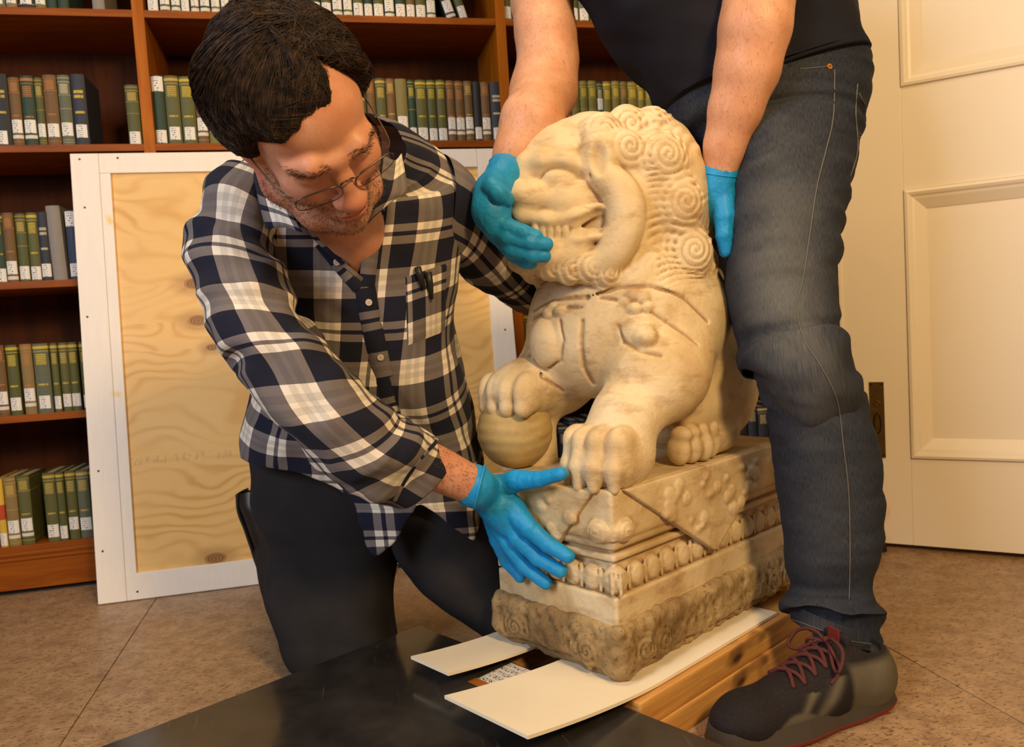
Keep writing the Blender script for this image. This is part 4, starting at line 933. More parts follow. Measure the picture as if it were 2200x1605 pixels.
# ---- head frame
HZC = 0.98; ho = at(652, 262, HZC); vv = -nrm(ray(652, 262)); rr_ = nrm(RIGHT-(RIGHT@vv)*vv); uu_ = np.cross(vv, rr_)
if uu_@UP < 0: uu_ = -uu_
ed = 0.268*rr_-0.964*uu_; es = 0.964*rr_+0.268*uu_; TH_ = math.radians(46); PS = math.radians(13)
fh = math.cos(TH_)*vv+math.sin(TH_)*ed; uh = math.sin(TH_)*vv-math.cos(TH_)*ed
ff = math.cos(PS)*fh+math.sin(PS)*es; ss = -math.sin(PS)*fh+math.cos(PS)*es
KR = np.array([ss, ff, uh])
def hW(q): return np.asarray(q)@KR+ho
def hL(p): return (np.asarray(p)-ho)@KR.T
NB = at(757, 495, 1.235)                                  # base of the neck
g = Grid((-0.105, -0.15, -0.20), (0.105, 0.145, 0.155), 0.0021)
g.ell((0, -0.012, 0.050), (0.074, 0.096, 0.084), k=0.01)
g.ell((0, 0.028, -0.015), (0.064, 0.066, 0.085), k=0.03); g.ell((0, 0.045, 0.055), (0.060, 0.048, 0.050), k=0.02)
for s_ in (1, -1):
    g.ell((0.038*s_, 0.066, -0.022), (0.027, 0.026, 0.026), k=0.02)
    g.chain([(0.064*s_, -0.005, -0.03), (0.060*s_, 0.015, -0.065), (0.036*s_, 0.055, -0.096), (0, 0.072, -0.106)], [0.016, 0.019, 0.020, 0.021], 0.02)
    g.chain([(0.008*s_, 0.095, 0.026), (0.030*s_, 0.093, 0.031), (0.050*s_, 0.076, 0.026)], [0.010, 0.011, 0.009], 0.012)
    g.ell((0.032*s_, 0.104, 0.008), (0.021, 0.015, 0.012), k=0.010, op='cut')
    g.ell((0.032*s_, 0.077, 0.006), (0.0185, 0.0165, 0.0125), k=0.004)
    g.ell((0.0135*s_, 0.103, -0.038), (0.0095, 0.012, 0.009), k=0.006); g.ell((0.007*s_, 0.108, -0.046), (0.004, 0.007, 0.004), k=0.002, op='cut')
    g.ell((0.078*s_, -0.012, -0.002), (0.009, 0.019, 0.031), np.array([[1, 0.35*s_, 0], [-0.35*s_, 1, 0], [0, 0, 1]])/1.0595, k=0.006)
    g.ell((0.086*s_, -0.008, 0.0), (0.006, 0.011, 0.020), k=0.004, op='cut')
g.chain([(0, 0.093, 0.022), (0, 0.103, -0.005), (0, 0.113, -0.030)], [0.0095, 0.0105, 0.0125], 0.012)
g.ell((0, 0.1135, -0.034), (0.0155, 0.0145, 0.0125), k=0.008)
g.ell((0, 0.088, -0.066), (0.030, 0.018, 0.020), k=0.012)
g.ell((0, 0.1015, -0.0625), (0.022, 0.0085, 0.0048), k=0.004); g.ell((0, 0.100, -0.0725), (0.0185, 0.0095, 0.0062), k=0.004)
g.chain([(-0.023, 0.098, -0.0678), (0, 0.1085, -0.0672), (0.023, 0.098, -0.0678)], [0.0016, 0.0022, 0.0016], 0.002, 'cut')
g.ell((0, 0.081, -0.098), (0.024, 0.020, 0.017), k=0.014)
nb = hL(NB); g.cap((0, -0.035, -0.03), (0, -0.035, -0.10), 0.056, 0.056, 0.03); g.cap((0, -0.035, -0.07), nb*0.75+np.array([0, -0.03, -0.06])*0.25, 0.056, 0.058, 0.03)
V1, F1 = g.mesh(); V1 = smooth_mesh(V1, F1, 2, 0.4)
x, y, z = V1.T
beard = np.clip((0.0-z)/0.03-0.15, 0, 1)*np.clip((y+0.005)/0.03, 0, 1); beard *= np.clip((np.hypot(x/0.062, (z+0.062)/0.062)-0.35)/0.3, 0, 1) if False else 1
cheek = np.clip((z+0.052)/0.02, 0, 1)*np.clip((0.046-np.abs(x))/0.012, 0, 1); beard = beard*(1-cheek)
must = np.exp(-((x/0.026)**4))*np.exp(-(((z+0.054)/0.007)**2))*np.clip((y-0.08)/0.02, 0, 1); beard = np.maximum(beard*0.85, must*1.2); beard = np.maximum(beard, 1.1*np.exp(-((x/0.024)**2+((z+0.098)/0.016)**2))*(y > 0.07))
lips = np.clip(1-np.hypot(x/0.024, (z+0.067)/0.0115)**4, 0, 1)*(y > 0.088); beard = beard*(1-lips)
red = np.maximum(lips*0.9, 0.55*np.exp(-(np.hypot(x/0.02, (z+0.034)/0.018)**2))*(y > 0.09)); red = np.maximum(red, 0.4*np.exp(-(((np.abs(x)-0.042)/0.018)**2+((z+0.02)/0.016)**2))); red = np.maximum(red, 0.7*(np.abs(x) > 0.076))
tint1 = np.stack([beard, red, 0*x], 1); V1w = V1@KR+ho
# ---- rest of the body (under the clothes; chest, forearms and neck show)
g = Grid((-0.75, 0.75, 0.0), (1.05, 2.15, 1.12), 0.008)
PEL = at(730, 1010, 1.56); CH_ = at(750, 660, 1.40)
SHR, SHL = at(500, 450, 1.21), at(960, 460, 1.36)
ELR, WRR = at(655, 850, 1.13), at(1022, 1046, 1.215)
ELL_, WRL = at(1190, 655, 1.60), at(1440, 680, 1.74)
def gel(c, rad, ax1, ax2, k=0.03):
    a1 = nrm(ax1); a3 = nrm(ax2-(ax2@a1)*a1) if abs(np.dot(ax2, a1)) < 0.999 else np.array([0, 0, 1]); a2 = np.cross(a3, a1); g.ell(c, rad, np.array([a1, a2, a3]), k)
sp = nrm(CH_-PEL); lr = SHL-SHR
gel(CH_, (0.145, 0.075, 0.19), lr, sp); gel(PEL, (0.15, 0.095, 0.13), lr, sp); g.cap(PEL, CH_, 0.11, 0.11, 0.03)
g.cap(CH_+(NB-CH_)*0.6, NB, 0.07, 0.056, 0.03); g.cap(NB, hW((0, -0.035, -0.08)), 0.056, 0.054, 0.02)
g.ell(at(754, 560, 1.335), 0.085, None, 0.03); g.ell(at(765, 640, 1.385), 0.08, None, 0.03)
for ch_, c_ in (([SHR, at(515, 560, 1.16), at(560, 690, 1.135), at(658, 842, 1.11), at(800, 940, 1.14)], WRR), ([SHL, at(1060, 560, 1.43), ELL_], WRL)):
    g.chain(ch_, [0.038]+[0.041]*(len(ch_)-1), 0.02); g.chain([ch_[-1], c_], [0.041, 0.030], 0.01)
KNR, ANR = at(735, 1385, 1.53), at(570, 1130, 1.86); KNL, ANL = at(1100, 1350, 1.52), at(1150, 1230, 1.95)
HPR, HPL = at(690, 1040, 1.55), at(870, 1040, 1.56)
for a_, b_, c_ in ((HPR, KNR, ANR), (HPL, KNL, ANL)): g.chain([a_, b_, c_], [0.085, 0.05, 0.035], 0.03)
V2, F2 = g.mesh(); V2 = smooth_mesh(V2, F2, 2)
body = obj('body', np.vstack([V1w, V2]), np.vstack([F1, F2+len(V1w)]), M_skin, kp, smooth=True, attrs={'tint': np.vstack([tint1, np.zeros((len(V2), 3))])})
M_fuzz = plain('fine_arm_hair', S(124, 88, 62), 0.6)
pb = proj(V2); fa = (pb[:, 0] > 880) & (pb[:, 0] < 1030) & (pb[:, 1] > 950) & (pb[:, 1] < 1110) & (pb[:, 2] < 1.35)
body_hair(V2, F2, fa, 2200, M_fuzz, kp, 'forearm_hair', 0.008, nrm(WRR-ELR))
# ---- hair
HL_PHI = np.radians([-180, -140, -110, -95, -85, -75, -60, -40, -21, 5, 15, 25, 38, 50, 64, 75, 83, 95, 110, 140, 180])
HL_Z = np.array([-0.075, -0.07, -0.045, -0.035, -0.022, 0.004, 0.042, 0.054, 0.062, 0.067, 0.073, 0.085, 0.101, 0.082, 0.044, 0.006, -0.025, -0.035, -0.045, -0.07, -0.075])
g = Grid((-0.125, -0.15, -0.10), (0.125, 0.135, 0.175), 0.0025)
def hairfn(X, Y, Z):
    X, Y, Z = np.broadcast_arrays(X, Y, Z)
    rx = np.where(X < 0.02, 0.094, 0.088)+0.004*np.clip(Z/0.1, 0, 1); q = np.sqrt(((X-0.0)/rx)**2+((Y+0.016)/np.where(Y > -0.016, 0.121, 0.106))**2+((Z-0.048)/0.094)**2)
    ph = np.arctan2(X, Y); zh = np.interp(ph, HL_PHI, HL_Z)
    d1 = (q-1)*0.085+0.008*np.clip(1-(Z-zh)/0.03, 0, 1)**1.5
    d2 = (zh-Z)*0.75
    # fringe swept to the person's right falls over the hairline
    k = 0.02; h = np.maximum(k-np.abs(d1-d2), 0)/k
    d = np.maximum(d1, d2)+h*h*k*0.25
    cl = vnoise(ph*2.5+Z*14, X*10+7, Z*12)*0.016+vnoise(ph*7+Z*40, X*14, Y*12)*0.005
    return d+cl*np.clip((Z+0.05)/0.05, 0, 1)
g.comb(hairfn, (-0.12, -0.145, -0.095), (0.12, 0.13, 0.17), 0)
V, Fq = g.mesh(); V = smooth_mesh(V, Fq, 2); hair = obj('hair', V@KR+ho, Fq, plain('hair_undercoat', S(26, 19, 14), 0.8, 0, 0.1), kp, smooth=True)
NORMv = vnormals(V, Fq); hb = BVHTree.FromPolygons([tuple(p) for p in V.tolist()], [tuple(f) for f in Fq.tolist()])
def strand_mesh(roots, dirs, length, rad, seg, lift, jit, bvh=None, curl=0.0):
    N = len(roots); P = np.zeros((N, seg+1, 3)); P[:, 0] = roots; d = dirs.copy()
    for k in range(seg):
        nx = P[:, k]+d*(length/seg)[:, None]
        if bvh is not None:
            for i in range(N):
                h, nn, ii, dd = bvh.find_nearest(Vector(nx[i])); h = np.array(h); nn = np.array(nn)
                tgt = h+nn*lift[i]*math.sin(math.pi*min(1, (k+1)/seg*0.9)); nx[i] = tgt
                d[i] = d[i]-nn*(d[i]@nn)*0.9
        else: d = d+jit*RNG.normal(size=d.shape)
        d /= np.linalg.norm(d, axis=1)[:, None]+1e-9; P[:, k+1] = nx
    T = np.gradient(P, axis=1); T /= np.linalg.norm(T, axis=2)[..., None]+1e-9
    ref = np.broadcast_to(np.array([0.3, 0.5, 0.8]), T.shape); A = np.cross(T, ref); A /= np.linalg.norm(A, axis=2)[..., None]+1e-9; B_ = np.cross(T, A)
    tp = (1-0.75*np.linspace(0, 1, seg+1)**2)[None, :, None]*(rad if np.isscalar(rad) else rad[:, None, None])
    V = np.stack([P+A*tp, P-0.5*A*tp+0.87*B_*tp, P-0.5*A*tp-0.87*B_*tp], 2).reshape(N, -1, 3)
    i = np.arange(seg)[:, None]; j = np.arange(3)[None]; k2 = (j+1) % 3
    f = np.stack(np.broadcast_arrays(i*3+j, i*3+k2, (i+1)*3+k2, (i+1)*3+j), -1).reshape(-1, 4)
    Fq = (f[None]+(np.arange(N)*(seg+1)*3)[:, None, None]).reshape(-1, 4)
    return V.reshape(-1, 3), Fq
idx = np.concatenate([RNG.choice(len(V), 9000), RNG.choice(np.flatnonzero((np.abs(V[:, 0]-0.036) < 0.03) & (V[:, 2] > 0.06)), 1500)]); pts = V[idx]; x, y, z = pts.T; nn = NORMv[idx]
dr = np.zeros_like(pts); lft = x < 0.034
dr[lft] = np.stack([-0.9+0*x[lft], 0.75*np.clip((y[lft]+0.03)/0.06, -0.8, 1), -0.25+0*x[lft]], 1); dr[~lft] = np.stack([0.5+0*x[~lft], -0.15+0*x[~lft], -0.8+0*x[~lft]], 1)
low = np.clip((0.03-z)/0.05, 0, 1)[:, None]; dr = dr*(1-low)+np.array([0, -0.35, -1.0])*low
w_ = np.stack([vnoise(pts[:, 0]*14+i*7, pts[:, 1]*14, pts[:, 2]*14+i) for i in range(3)], 1); dr = dr+0.6*w_; dr[9000:] += RNG.normal(size=(len(dr)-9000, 3))*0.6
dr -= nn*(dr*nn).sum(1)[:, None]; dr /= np.linalg.norm(dr, axis=1)[:, None]+1e-9
keep = (np.abs(RNG.normal(size=len(pts))) < 9)
SV, SF = strand_mesh(pts-nn*0.001, dr, RNG.uniform(0.04, 0.085, len(pts)), RNG.uniform(0.00035, 0.0007, len(pts)), 6, RNG.uniform(0.0003, 0.0035, len(pts)), 0, hb)
st_ = obj('hair_strands', SV@KR+ho, SF, M_hair, hair, smooth=True); st_['kind'] = 'stuff'
# eyebrows and beard stubble (short hairs on the skin)
N1 = vnormals(V1, F1); x, y, z = V1.T
brow = (np.abs(z-(0.031-0.10*np.clip(np.abs(x)-0.032, 0, 1)**1.0)) < 0.0055) & (np.abs(x) > 0.010) & (np.abs(x) < 0.054) & (y > 0.06)
bi = np.flatnonzero(brow); bi = RNG.choice(bi, 260)
d0 = np.stack([np.sign(V1[bi, 0])*1.0, 0*bi, 0.25+0*bi], 1)+0.35*RNG.normal(size=(len(bi), 3)); d0 += N1[bi]*0.25; d0 /= np.linalg.norm(d0, axis=1)[:, None]
bV, bF = strand_mesh(V1[bi], d0, RNG.uniform(0.006, 0.010, len(bi)), 0.00022, 2, None, 0.1); br = obj('eyebrows', bV@KR+ho, bF, M_hair, kp); br['kind'] = 'stuff'
t = NT('beard_hair', 0.5); t.base(t.mix(t.noise(t.coord(), 200, 1), S(58, 42, 32), S(120, 92, 70))); M_beard = t.m
ci = np.flatnonzero((tint1[:, 0] > 0.35)); ci = RNG.choice(ci, 2600)
d0 = N1[ci]*0.8+np.array([0, 0.1, -0.9])+0.5*RNG.normal(size=(len(ci), 3)); d0 /= np.linalg.norm(d0, axis=1)[:, None]
bV, bF = strand_mesh(V1[ci], d0, RNG.uniform(0.003, 0.006, len(ci)), 0.00024, 2, None, 0.1); br = obj('beard_stubble', bV@KR+ho, bF, M_beard, kp); br['kind'] = 'stuff'
# ---- glasses
gl = obj('glasses', *tube_vf([hW((x_, 0.1165-abs(x_)*0.25, 0.005+0.004*(1-(x_/0.009)**2))) for x_ in np.linspace(-0.009, 0.009, 9)], 0.0011, 8), M_wire, kp, smooth=True, label='thin metal framed glasses')
for s_ in (1, -1):
    rim = []
    for a_ in np.linspace(0, 2*math.pi, 49):
        ca, sa = math.cos(a_), math.sin(a_); px_ = 0.0375+0.0285*np.sign(ca)*abs(ca)**0.55; pz_ = -0.003+0.0135*np.sign(sa)*abs(sa)**0.6
        rim.append((px_*s_, 0.116-0.30*max(0, px_-0.012)**1.2-0.08*(0.0-pz_), pz_))
    P = np.array([hW(q) for q in rim]); thick = np.array([0.0011 if q[2] > 0.0 else 0.00055 for q in rim])
    obj('lens_rim', *tube_vf(P, thick, 6, False), M_wire, gl, smooth=True)
    c = P.mean(0); obj('lens', np.vstack([P[:-1]+ff*0.0004, [c+ff*0.0016], P[:-1]-ff*0.0006, [c+ff*0.0006]]), [(i, (i+1) % 48, 48) for i in range(48)]+[(49+(i+1) % 48, 49+i, 97) for i in range(48)], M_lens, gl, smooth=True)
    te = [(0.0645*s_, 0.098, 0.003), (0.073*s_, 0.085, 0.004), (0.0785*s_, 0.04, 0.006), (0.081*s_, 0.0, 0.006), (0.082*s_, -0.018, -0.012)]
    obj('temple_arm', *tube_vf(catmull([hW(q) for q in te], 6), 0.0011, 6), M_wire, gl, smooth=True)
    obj('nose_pad', *tube_vf([hW((0.011*s_, 0.104, -0.004)), hW((0.013*s_, 0.100, -0.012))], 0.0022, 6), M_lens, gl, smooth=True)
# ---- shirt
def tfold(U, V, fr, a):
    f1 = folds(0.011, 8, 5, 3.1, 0.5)(U, V, fr, a); f2 = folds(0.008, 14, 8, 8.3, -0.7)(U, V, fr, a)
    return (f1+f2)*np.clip(fr*-1+1.25, 0.35, 1)
TR = [((560, 1215), (1050, 1200), 1.48, 0.12), ((548, 1110), (1045, 1110), 1.49, 0.128), ((540, 1030), (1040, 1050), 1.49, 0.130), ((527, 950), (1034, 965), 1.47, 0.128), ((533, 870), (1015, 880), 1.44, 0.125), ((548, 790), (988, 800), 1.40, 0.122),
      ((540, 700), (972, 705), (1.345, 1.385), 0.118), ((510, 600), (980, 595), (1.29, 1.36), 0.110), ((478, 510), (990, 500), (1.24, 1.345), 0.102), ((462, 440), (994, 425), (1.20, 1.335), 0.092), ((500, 388), (975, 362), (1.178, 1.315), 0.080), ((560, 362), (925, 325), (1.165, 1.27), 0.068), ((610, 352), (868, 302), (1.155, 1.225), 0.062)]
NT_ = 300
P, A, Fq = loft(TR, NT_, 24, 2.35, tfold)
flatP = P.reshape(-1, 3); pj = proj(flatP); front = ((CAM-flatP)*(flatP-flatP.mean(0))).sum(1) > -0.02
hemx = [500, 545, 640, 720, 760, 778, 802, 850, 885, 900, 930, 970, 1020, 1034, 1100]; hemy = [975, 1002, 1016, 1048, 1085, 1165, 1208, 1168, 1110, 1082, 1100, 1134, 1168, 1110, 1040]
ang = np.tile(np.arange(NT_)*2*math.pi/NT_, len(P)); isfront = (ang < math.pi+0.2) | (ang > 2*math.pi-0.2)
ok = np.where(isfront, pj[:, 1] < np.interp(pj[:, 0], hemx, hemy), pj[:, 1] < 1040)
# open V at the neck
def inpoly(x, y, poly):
    r = np.zeros(len(x), bool); n = len(poly)
    for i in range(n):
        (x1, y1), (x2, y2) = poly[i], poly[(i+1) % n]
        c = ((y1 > y) != (y2 > y)) & (x < (x2-x1)*(y-y1)/(y2-y1+1e-9)+x1); r ^= c
    return r
VN = [(600, 300), (612, 420), (668, 498), (728, 558), (779, 612), (786, 600), (796, 520), (812, 440), (835, 380), (850, 290)]
ok &= ~(inpoly(pj[:, 0], pj[:, 1], VN) & isfront)
torso_s = Surf(flatP, Fq)
Fk = mask_faces(flatP, Fq, ok); shirt = obj('shirt', smooth_border(flatP, Fk, 14), Fk, M_plaid, kp, smooth=True, attrs={'cloth': A.reshape(-1, 3)}, label='navy, grey and white plaid cotton shirt')
sm = shirt.modifiers.new('cloth thickness', 'SOLIDIFY'); sm.thickness = 0.0018; sm.offset = 0
def sfold(seed, amp=0.007):
    f1 = folds(amp, 7, 13, seed, 0.9); f2 = folds(amp*0.7, 16, 20, seed+4, -0.8)
    return lambda U, V, fr, a: (f1(U, V, fr, a)+f2(U, V, fr, a))*np.clip(np.minimum(fr*6, (1-fr)*5+0.25), 0, 1)
RS = [((480, 372), (600, 420), 1.205, 0.05), ((432, 425), (602, 470), 1.185, 0.068), ((407, 510), (604, 530), 1.165, 0.078), ((417, 595), (622, 605), 1.145, 0.080), ((450, 685), (655, 680), 1.13, 0.078), ((492, 770), (712, 755), 1.115, 0.074), ((545, 852), (772, 832), 1.105, 0.070),
      ((632, 945), (836, 885), 1.115, 0.066), ((722, 1012), (892, 922), 1.14, 0.060), ((795, 1058), (940, 950), 1.17, 0.055), ((838, 1082), (968, 968), 1.188, 0.048)]
P, A, Fq = loft(RS, 120, 12, 2.2, sfold(2.2, 0.0115), lip=(1,)); A = A+np.array([0.031, 0.05, 0])
slR = obj('sleeve', P.reshape(-1, 3), Fq, M_plaid, shirt, smooth=True, attrs={'cloth': A.reshape(-1, 3)}); sleeveR_s = Surf(P, Fq)
LS = [((940, 332), (930, 545), 1.325, 0.068), ((990, 362), (955, 566), 1.345, 0.076), ((1040, 432), (995, 592), 1.385, 0.072), ((1085, 505), (1040, 622), 1.44, 0.062), ((1122, 560), (1085, 652), 1.50, 0.058), ((1165, 598), (1140, 676), 1.56, 0.054), ((1240, 625), (1230, 700), 1.63, 0.05), ((1340, 640), (1340, 715), 1.69, 0.048), ((1410, 650), (1412, 715), 1.72, 0.045)]
P, A, Fq = loft(LS, 110, 12, 2.2, sfold(5.7, 0.009), lip=(1,)); slL = obj('sleeve', P.reshape(-1, 3), Fq, M_plaid, shirt, smooth=True, attrs={'cloth': A.reshape(-1, 3)})
# rolled cuff with buttoned edge
ribbon(sleeveR_s, [(938, 948), (905, 985), (872, 1030), (848, 1075)], 0.006, 0.001, M_plaid, shirt, 'cuff_seam')
# placket, seams, pocket, pens, buttons
ribbon(torso_s, [(784, 618), (795, 680), (812, 760), (832, 850), (848, 930), (858, 1000), (868, 1060)], 0.032, 0.0016, M_plaid, shirt, 'placket')
ribbon(torso_s, [(690, 520), (730, 570), (772, 618)], 0.022, 0.002, M_plaid, shirt, 'placket_facing'); ribbon(torso_s, [(822, 400), (806, 470), (796, 540), (788, 615)], 0.024, 0.002, M_plaid, shirt, 'placket_facing')
for (bx, by) in ((723, 562), (792, 648), (818, 766), (846, 876), (858, 985)):
    p, n_ = torso_s.hit(bx, by, 0.003); V, Fq = disc_vf(p, n_, 0.0052, 0.0022, 16); bt = obj('button', V, Fq, M_button, shirt)
    a1 = nrm(np.cross(n_, UP)); a2 = np.cross(n_, a1)
    for (q1, q2) in ((1, 1), (-1, 1), (1, -1), (-1, -1)): obj('button_hole', *disc_vf(p+n_*0.0022+a1*q1*0.0012+a2*q2*0.0012, n_, 0.0005, 0.0003, 6), M_black, bt)
def patch(surf, pts, off, mat, parent, name, nx=14, ny=14, uvo=(0, 0), attr=True):
    """four-cornered cloth patch: pts clockwise from top-left"""
    V = []; A = []; tl, tr, br_, bl = [np.array(p, float) for p in pts]
    for j in range(ny):
        for i in range(nx):
            s_, q = i/(nx-1), j/(ny-1); p = (tl*(1-s_)+tr*s_)*(1-q)+(bl*(1-s_)+br_*s_)*q
            edge = min(i, j, nx-1-i, ny-1-j); h, n_ = surf.hit(p[0], p[1], off if edge > 0 else -0.001)
            if h is None: h = V[-1] if V else NB
            V.append(h); A.append((s_*0.12+uvo[0], q*0.13+uvo[1], 0))
    return obj(name, np.array(V), grid_faces(ny, nx, False), mat, parent, smooth=True, attrs={'cloth': A})
pk = patch(torso_s, [(868, 592), (962, 560), (958, 715), (872, 748)], 0.0035, M_plaid, shirt, 'pocket', 16, 16, (0.05, 0.02))
for (x0, y0, x1, y1) in ((893, 572, 906, 618), (915, 584, 922, 640)):
    a_, n1 = torso_s.hit(x0, y0, 0.008); b_, n2 = torso_s.hit(x1, y1, 0.008); obj('pen', *tube_vf([a_, a_+(b_-a_)*0.5, b_], [0.0055, 0.0055, 0.003], 10), M_leather, shirt, smooth=True, label='black pen clipped in the pocket')
ribbon(torso_s, [(500, 398), (560, 420), (620, 455)], 0.004, 0.001, M_plaid, shirt, 'shoulder_seam')
# collar
def sheet(name, rows, mat, parent, th=0.0022, sub=4):
    R = np.array([[np.array(p) for p in r] for r in rows]); R = np.array([catmull(r, sub) for r in R]); R = np.array([catmull(R[:, j], sub) for j in range(R.shape[1])]).transpose(1, 0, 2)
    nr, nc = R.shape[:2]; d = np.cumsum(np.r_[0, np.linalg.norm(np.diff(R[nr//2], axis=0), axis=1)]); e = np.cumsum(np.r_[0, np.linalg.norm(np.diff(R[:, nc//2], axis=0), axis=1)])
    A = np.stack([np.broadcast_to(d[None]+0.108, (nr, nc)), np.broadcast_to(e[:, None]+0.085, (nr, nc)), np.zeros((nr, nc))], -1)
    o = obj(name, R.reshape(-1, 3), grid_faces(nr, nc, False), mat, parent, smooth=True, attrs={'cloth': A.reshape(-1, 3)})
    md = o.modifiers.new('cloth thickness', 'SOLIDIFY'); md.thickness = th; md.offset = 0; return o
sheet('collar', [[at(560, 345, 1.165), at(545, 372, 1.135), at(556, 430, 1.115), at(572, 492, 1.105)], [at(590, 360, 1.145), at(582, 400, 1.115), at(594, 445, 1.095), at(608, 488, 1.09)], [at(606, 400, 1.13), at(612, 430, 1.10), at(628, 462, 1.085), at(650, 500, 1.08)]], M_plaid, shirt)
sheet('collar', [[at(825, 335, 1.12), at(818, 385, 1.10), at(806, 430, 1.10), at(790, 480, 1.115)], [at(848, 345, 1.14), at(842, 390, 1.115), at(834, 420, 1.105), at(816, 455, 1.11)], [at(862, 330, 1.17), at(870, 372, 1.14), at(874, 412, 1.12), at(846, 428, 1.115)]], M_plaid, shirt)
sheet('collar_stand', [[at(600, 400, 1.13), at(640, 470, 1.10), at(690, 530, 1.115), at(775, 605, 1.15)], [at(620, 420, 1.125), at(655, 478, 1.10), at(700, 528, 1.115), at(780, 598, 1.155)]], M_plaid, shirt)
# ---- trousers
pf = folds(0.014, 5, 7, 1.3, 0.8)
RL = [((545, 960), (880, 960), 1.53, 0.12), ((550, 1050), (872, 1070), 1.53, 0.118), ((566, 1150), (852, 1165), 1.53, 0.112), ((566, 1230), (840, 1240), 1.52, 0.108), ((563, 1295), (842, 1310), 1.51, 0.105), ((580, 1362), (845, 1368), 1.50, 0.10), ((606, 1412), (840, 1405), 1.495, 0.085), ((650, 1448), (820, 1432), 1.50, 0.04)]
P, A, Fq = loft(RL, 72, 8, 2.3, lambda U, V, fr, a: pf(U, V, fr, a)*np.clip((1-fr)*4, 0, 1))
trs = obj('trousers', P.reshape(-1, 3), Fq, M_black, kp, smooth=True, label='black cotton trousers')
def leg_part(name, rings, amp=0.006, seed=4.0, mat=M_black, par=None, n=64):
    f = folds(amp, 6, 9, seed, 0.8); P, A, Fq = loft(rings, n, 8, 2.2, lambda U, V, fr, a: f(U, V, fr, a)*np.clip(np.minimum(fr, 1-fr)*5, 0, 1)); return obj(name, P.reshape(-1, 3), Fq, mat, par or trs, smooth=True)
leg_part('trouser_leg', [((800, 1050), (1035, 1020), 1.53, 0.11), ((845, 1180), (1068, 1110), 1.53, 0.105), ((902, 1258), (1098, 1190), 1.525, 0.10), ((960, 1312), (1128, 1250), 1.52, 0.095), ((1032, 1364), (1160, 1300), 1.515, 0.085), ((1085, 1395), (1175, 1335), 1.52, 0.05)])
leg_part('trouser_leg', [((600, 1300), (830, 1420), 1.55, 0.06), ((570, 1230), (780, 1390), 1.66, 0.065), ((555, 1160), (690, 1300), 1.78, 0.055), ((548, 1120), (640, 1230), 1.86, 0.045)], 0.004, 9)
leg_part('trouser_leg', [((1090, 1300), (1150, 1400), 1.56, 0.05), ((1110, 1240), (1180, 1340), 1.72, 0.055), ((1140, 1180), (1220, 1270), 1.90, 0.045)], 0.004, 9)
# boot with the toes tucked under
bo = leg_part('boot', [((516, 1060), (575, 1045), 1.80, 0.035), ((518, 1090), (600, 1085), 1.80, 0.045), ((535, 1130), (610, 1130), 1.80, 0.045), ((552, 1185), (620, 1185), 1.80, 0.042), ((575, 1230), (640, 1240), 1.80, 0.04), ((600, 1300), (680, 1310), 1.80, 0.035)], 0.003, 5, M_leather, kp); bo['label'] = 'black leather boot with the heel raised'
so = leg_part('boot_sole', [((512, 1062), (528, 1050), 1.81, 0.035), ((516, 1095), (530, 1090), 1.81, 0.038), ((533, 1140), (546, 1135), 1.81, 0.038), ((552, 1200), (566, 1195), 1.81, 0.036)], 0.001, 5, plain('boot_rubber', S(20, 18, 16), 0.7), bo)
# ---- gloves
def make_glove(name, palm, fingers, cuff, parent, vox=0.0016, k=0.0035):
    allp = np.array([p for c_ in [palm]+[f[0] for f in fingers]+[cuff[0]] for p in ([q[0] for q in c_] if isinstance(c_[0], tuple) else c_)])
    g = Grid(allp.min(0)-0.045, allp.max(0)+0.045, vox)
    for i in range(len(palm)-1): g.cap(palm[i][0], palm[i+1][0], palm[i][1], palm[i+1][1], 0.02)
    for pts, rad in fingers: g.chain(pts, rad, k)
    g.chain(cuff[0], cuff[1], 0.012)
    g.disp(lambda X, Y, Z: 0.0010*vnoise(X*150, Y*150, Z*60)+0.0008*vnoise(X*330, Y*330, Z*330), allp.min(0)-0.05, allp.max(0)+0.05)
    V, Fq = g.mesh(); V = smooth_mesh(V, Fq, 1, 0.4); o = obj(name, V, Fq, M_glove, parent, smooth=True, label='blue nitrile glove'); return o
def fx(x, y, d=0.0): return toW(lx(x, y, LL_/2+0.014+d))          # on the front face of the pedestal
gr = make_glove('glove', [(fx(1040, 1060, 0.035), 0.026), (fx(1075, 1090, 0.030), 0.029), (fx(1095, 1120, 0.022), 0.026)],
    [([fx(1070, 1050, 0.028), fx(1110, 1032, 0.024), fx(1160, 1030, 0.020), fx(1205, 1018, 0.016)], [0.022, 0.017, 0.0125, 0.0105]),
     ([fx(1098, 1090, 0.026), fx(1135, 1132, 0.024), fx(1178, 1170, 0.010), fx(1220, 1195, 0.0)], [0.022, 0.0150, 0.0130, 0.0110]),
     ([fx(1088, 1110, 0.026), fx(1112, 1155, 0.024), fx(1155, 1198, 0.010), fx(1204, 1226, 0.0)], [0.022, 0.0145, 0.0130, 0.0112]),
     ([fx(1072, 1120, 0.026), fx(1090, 1165, 0.024), fx(1125, 1215, 0.012), fx(1172, 1252, 0.0)], [0.020, 0.0138, 0.0125, 0.0108]),
     ([fx(1060, 1115, 0.024), fx(1068, 1160, 0.022), fx(1088, 1205, 0.008), fx(1118, 1240, 0.0)], [0.018, 0.0125, 0.0110, 0.0095])],
    ([at(1018, 1044, 1.213), fx(1045, 1062, 0.034)], [0.0335, 0.028]), kp)
cuffp = [at(1030, 1046, 1.213)+0.0335*(math.cos(a_)*nrm(UP+0.25*RIGHT)+math.sin(a_)*nrm(FWD)) for a_ in np.linspace(0, 2*math.pi, 33)]
obj('glove_rim', *tube_vf(cuffp, 0.0022, 6, False), M_glove, gr, smooth=True)
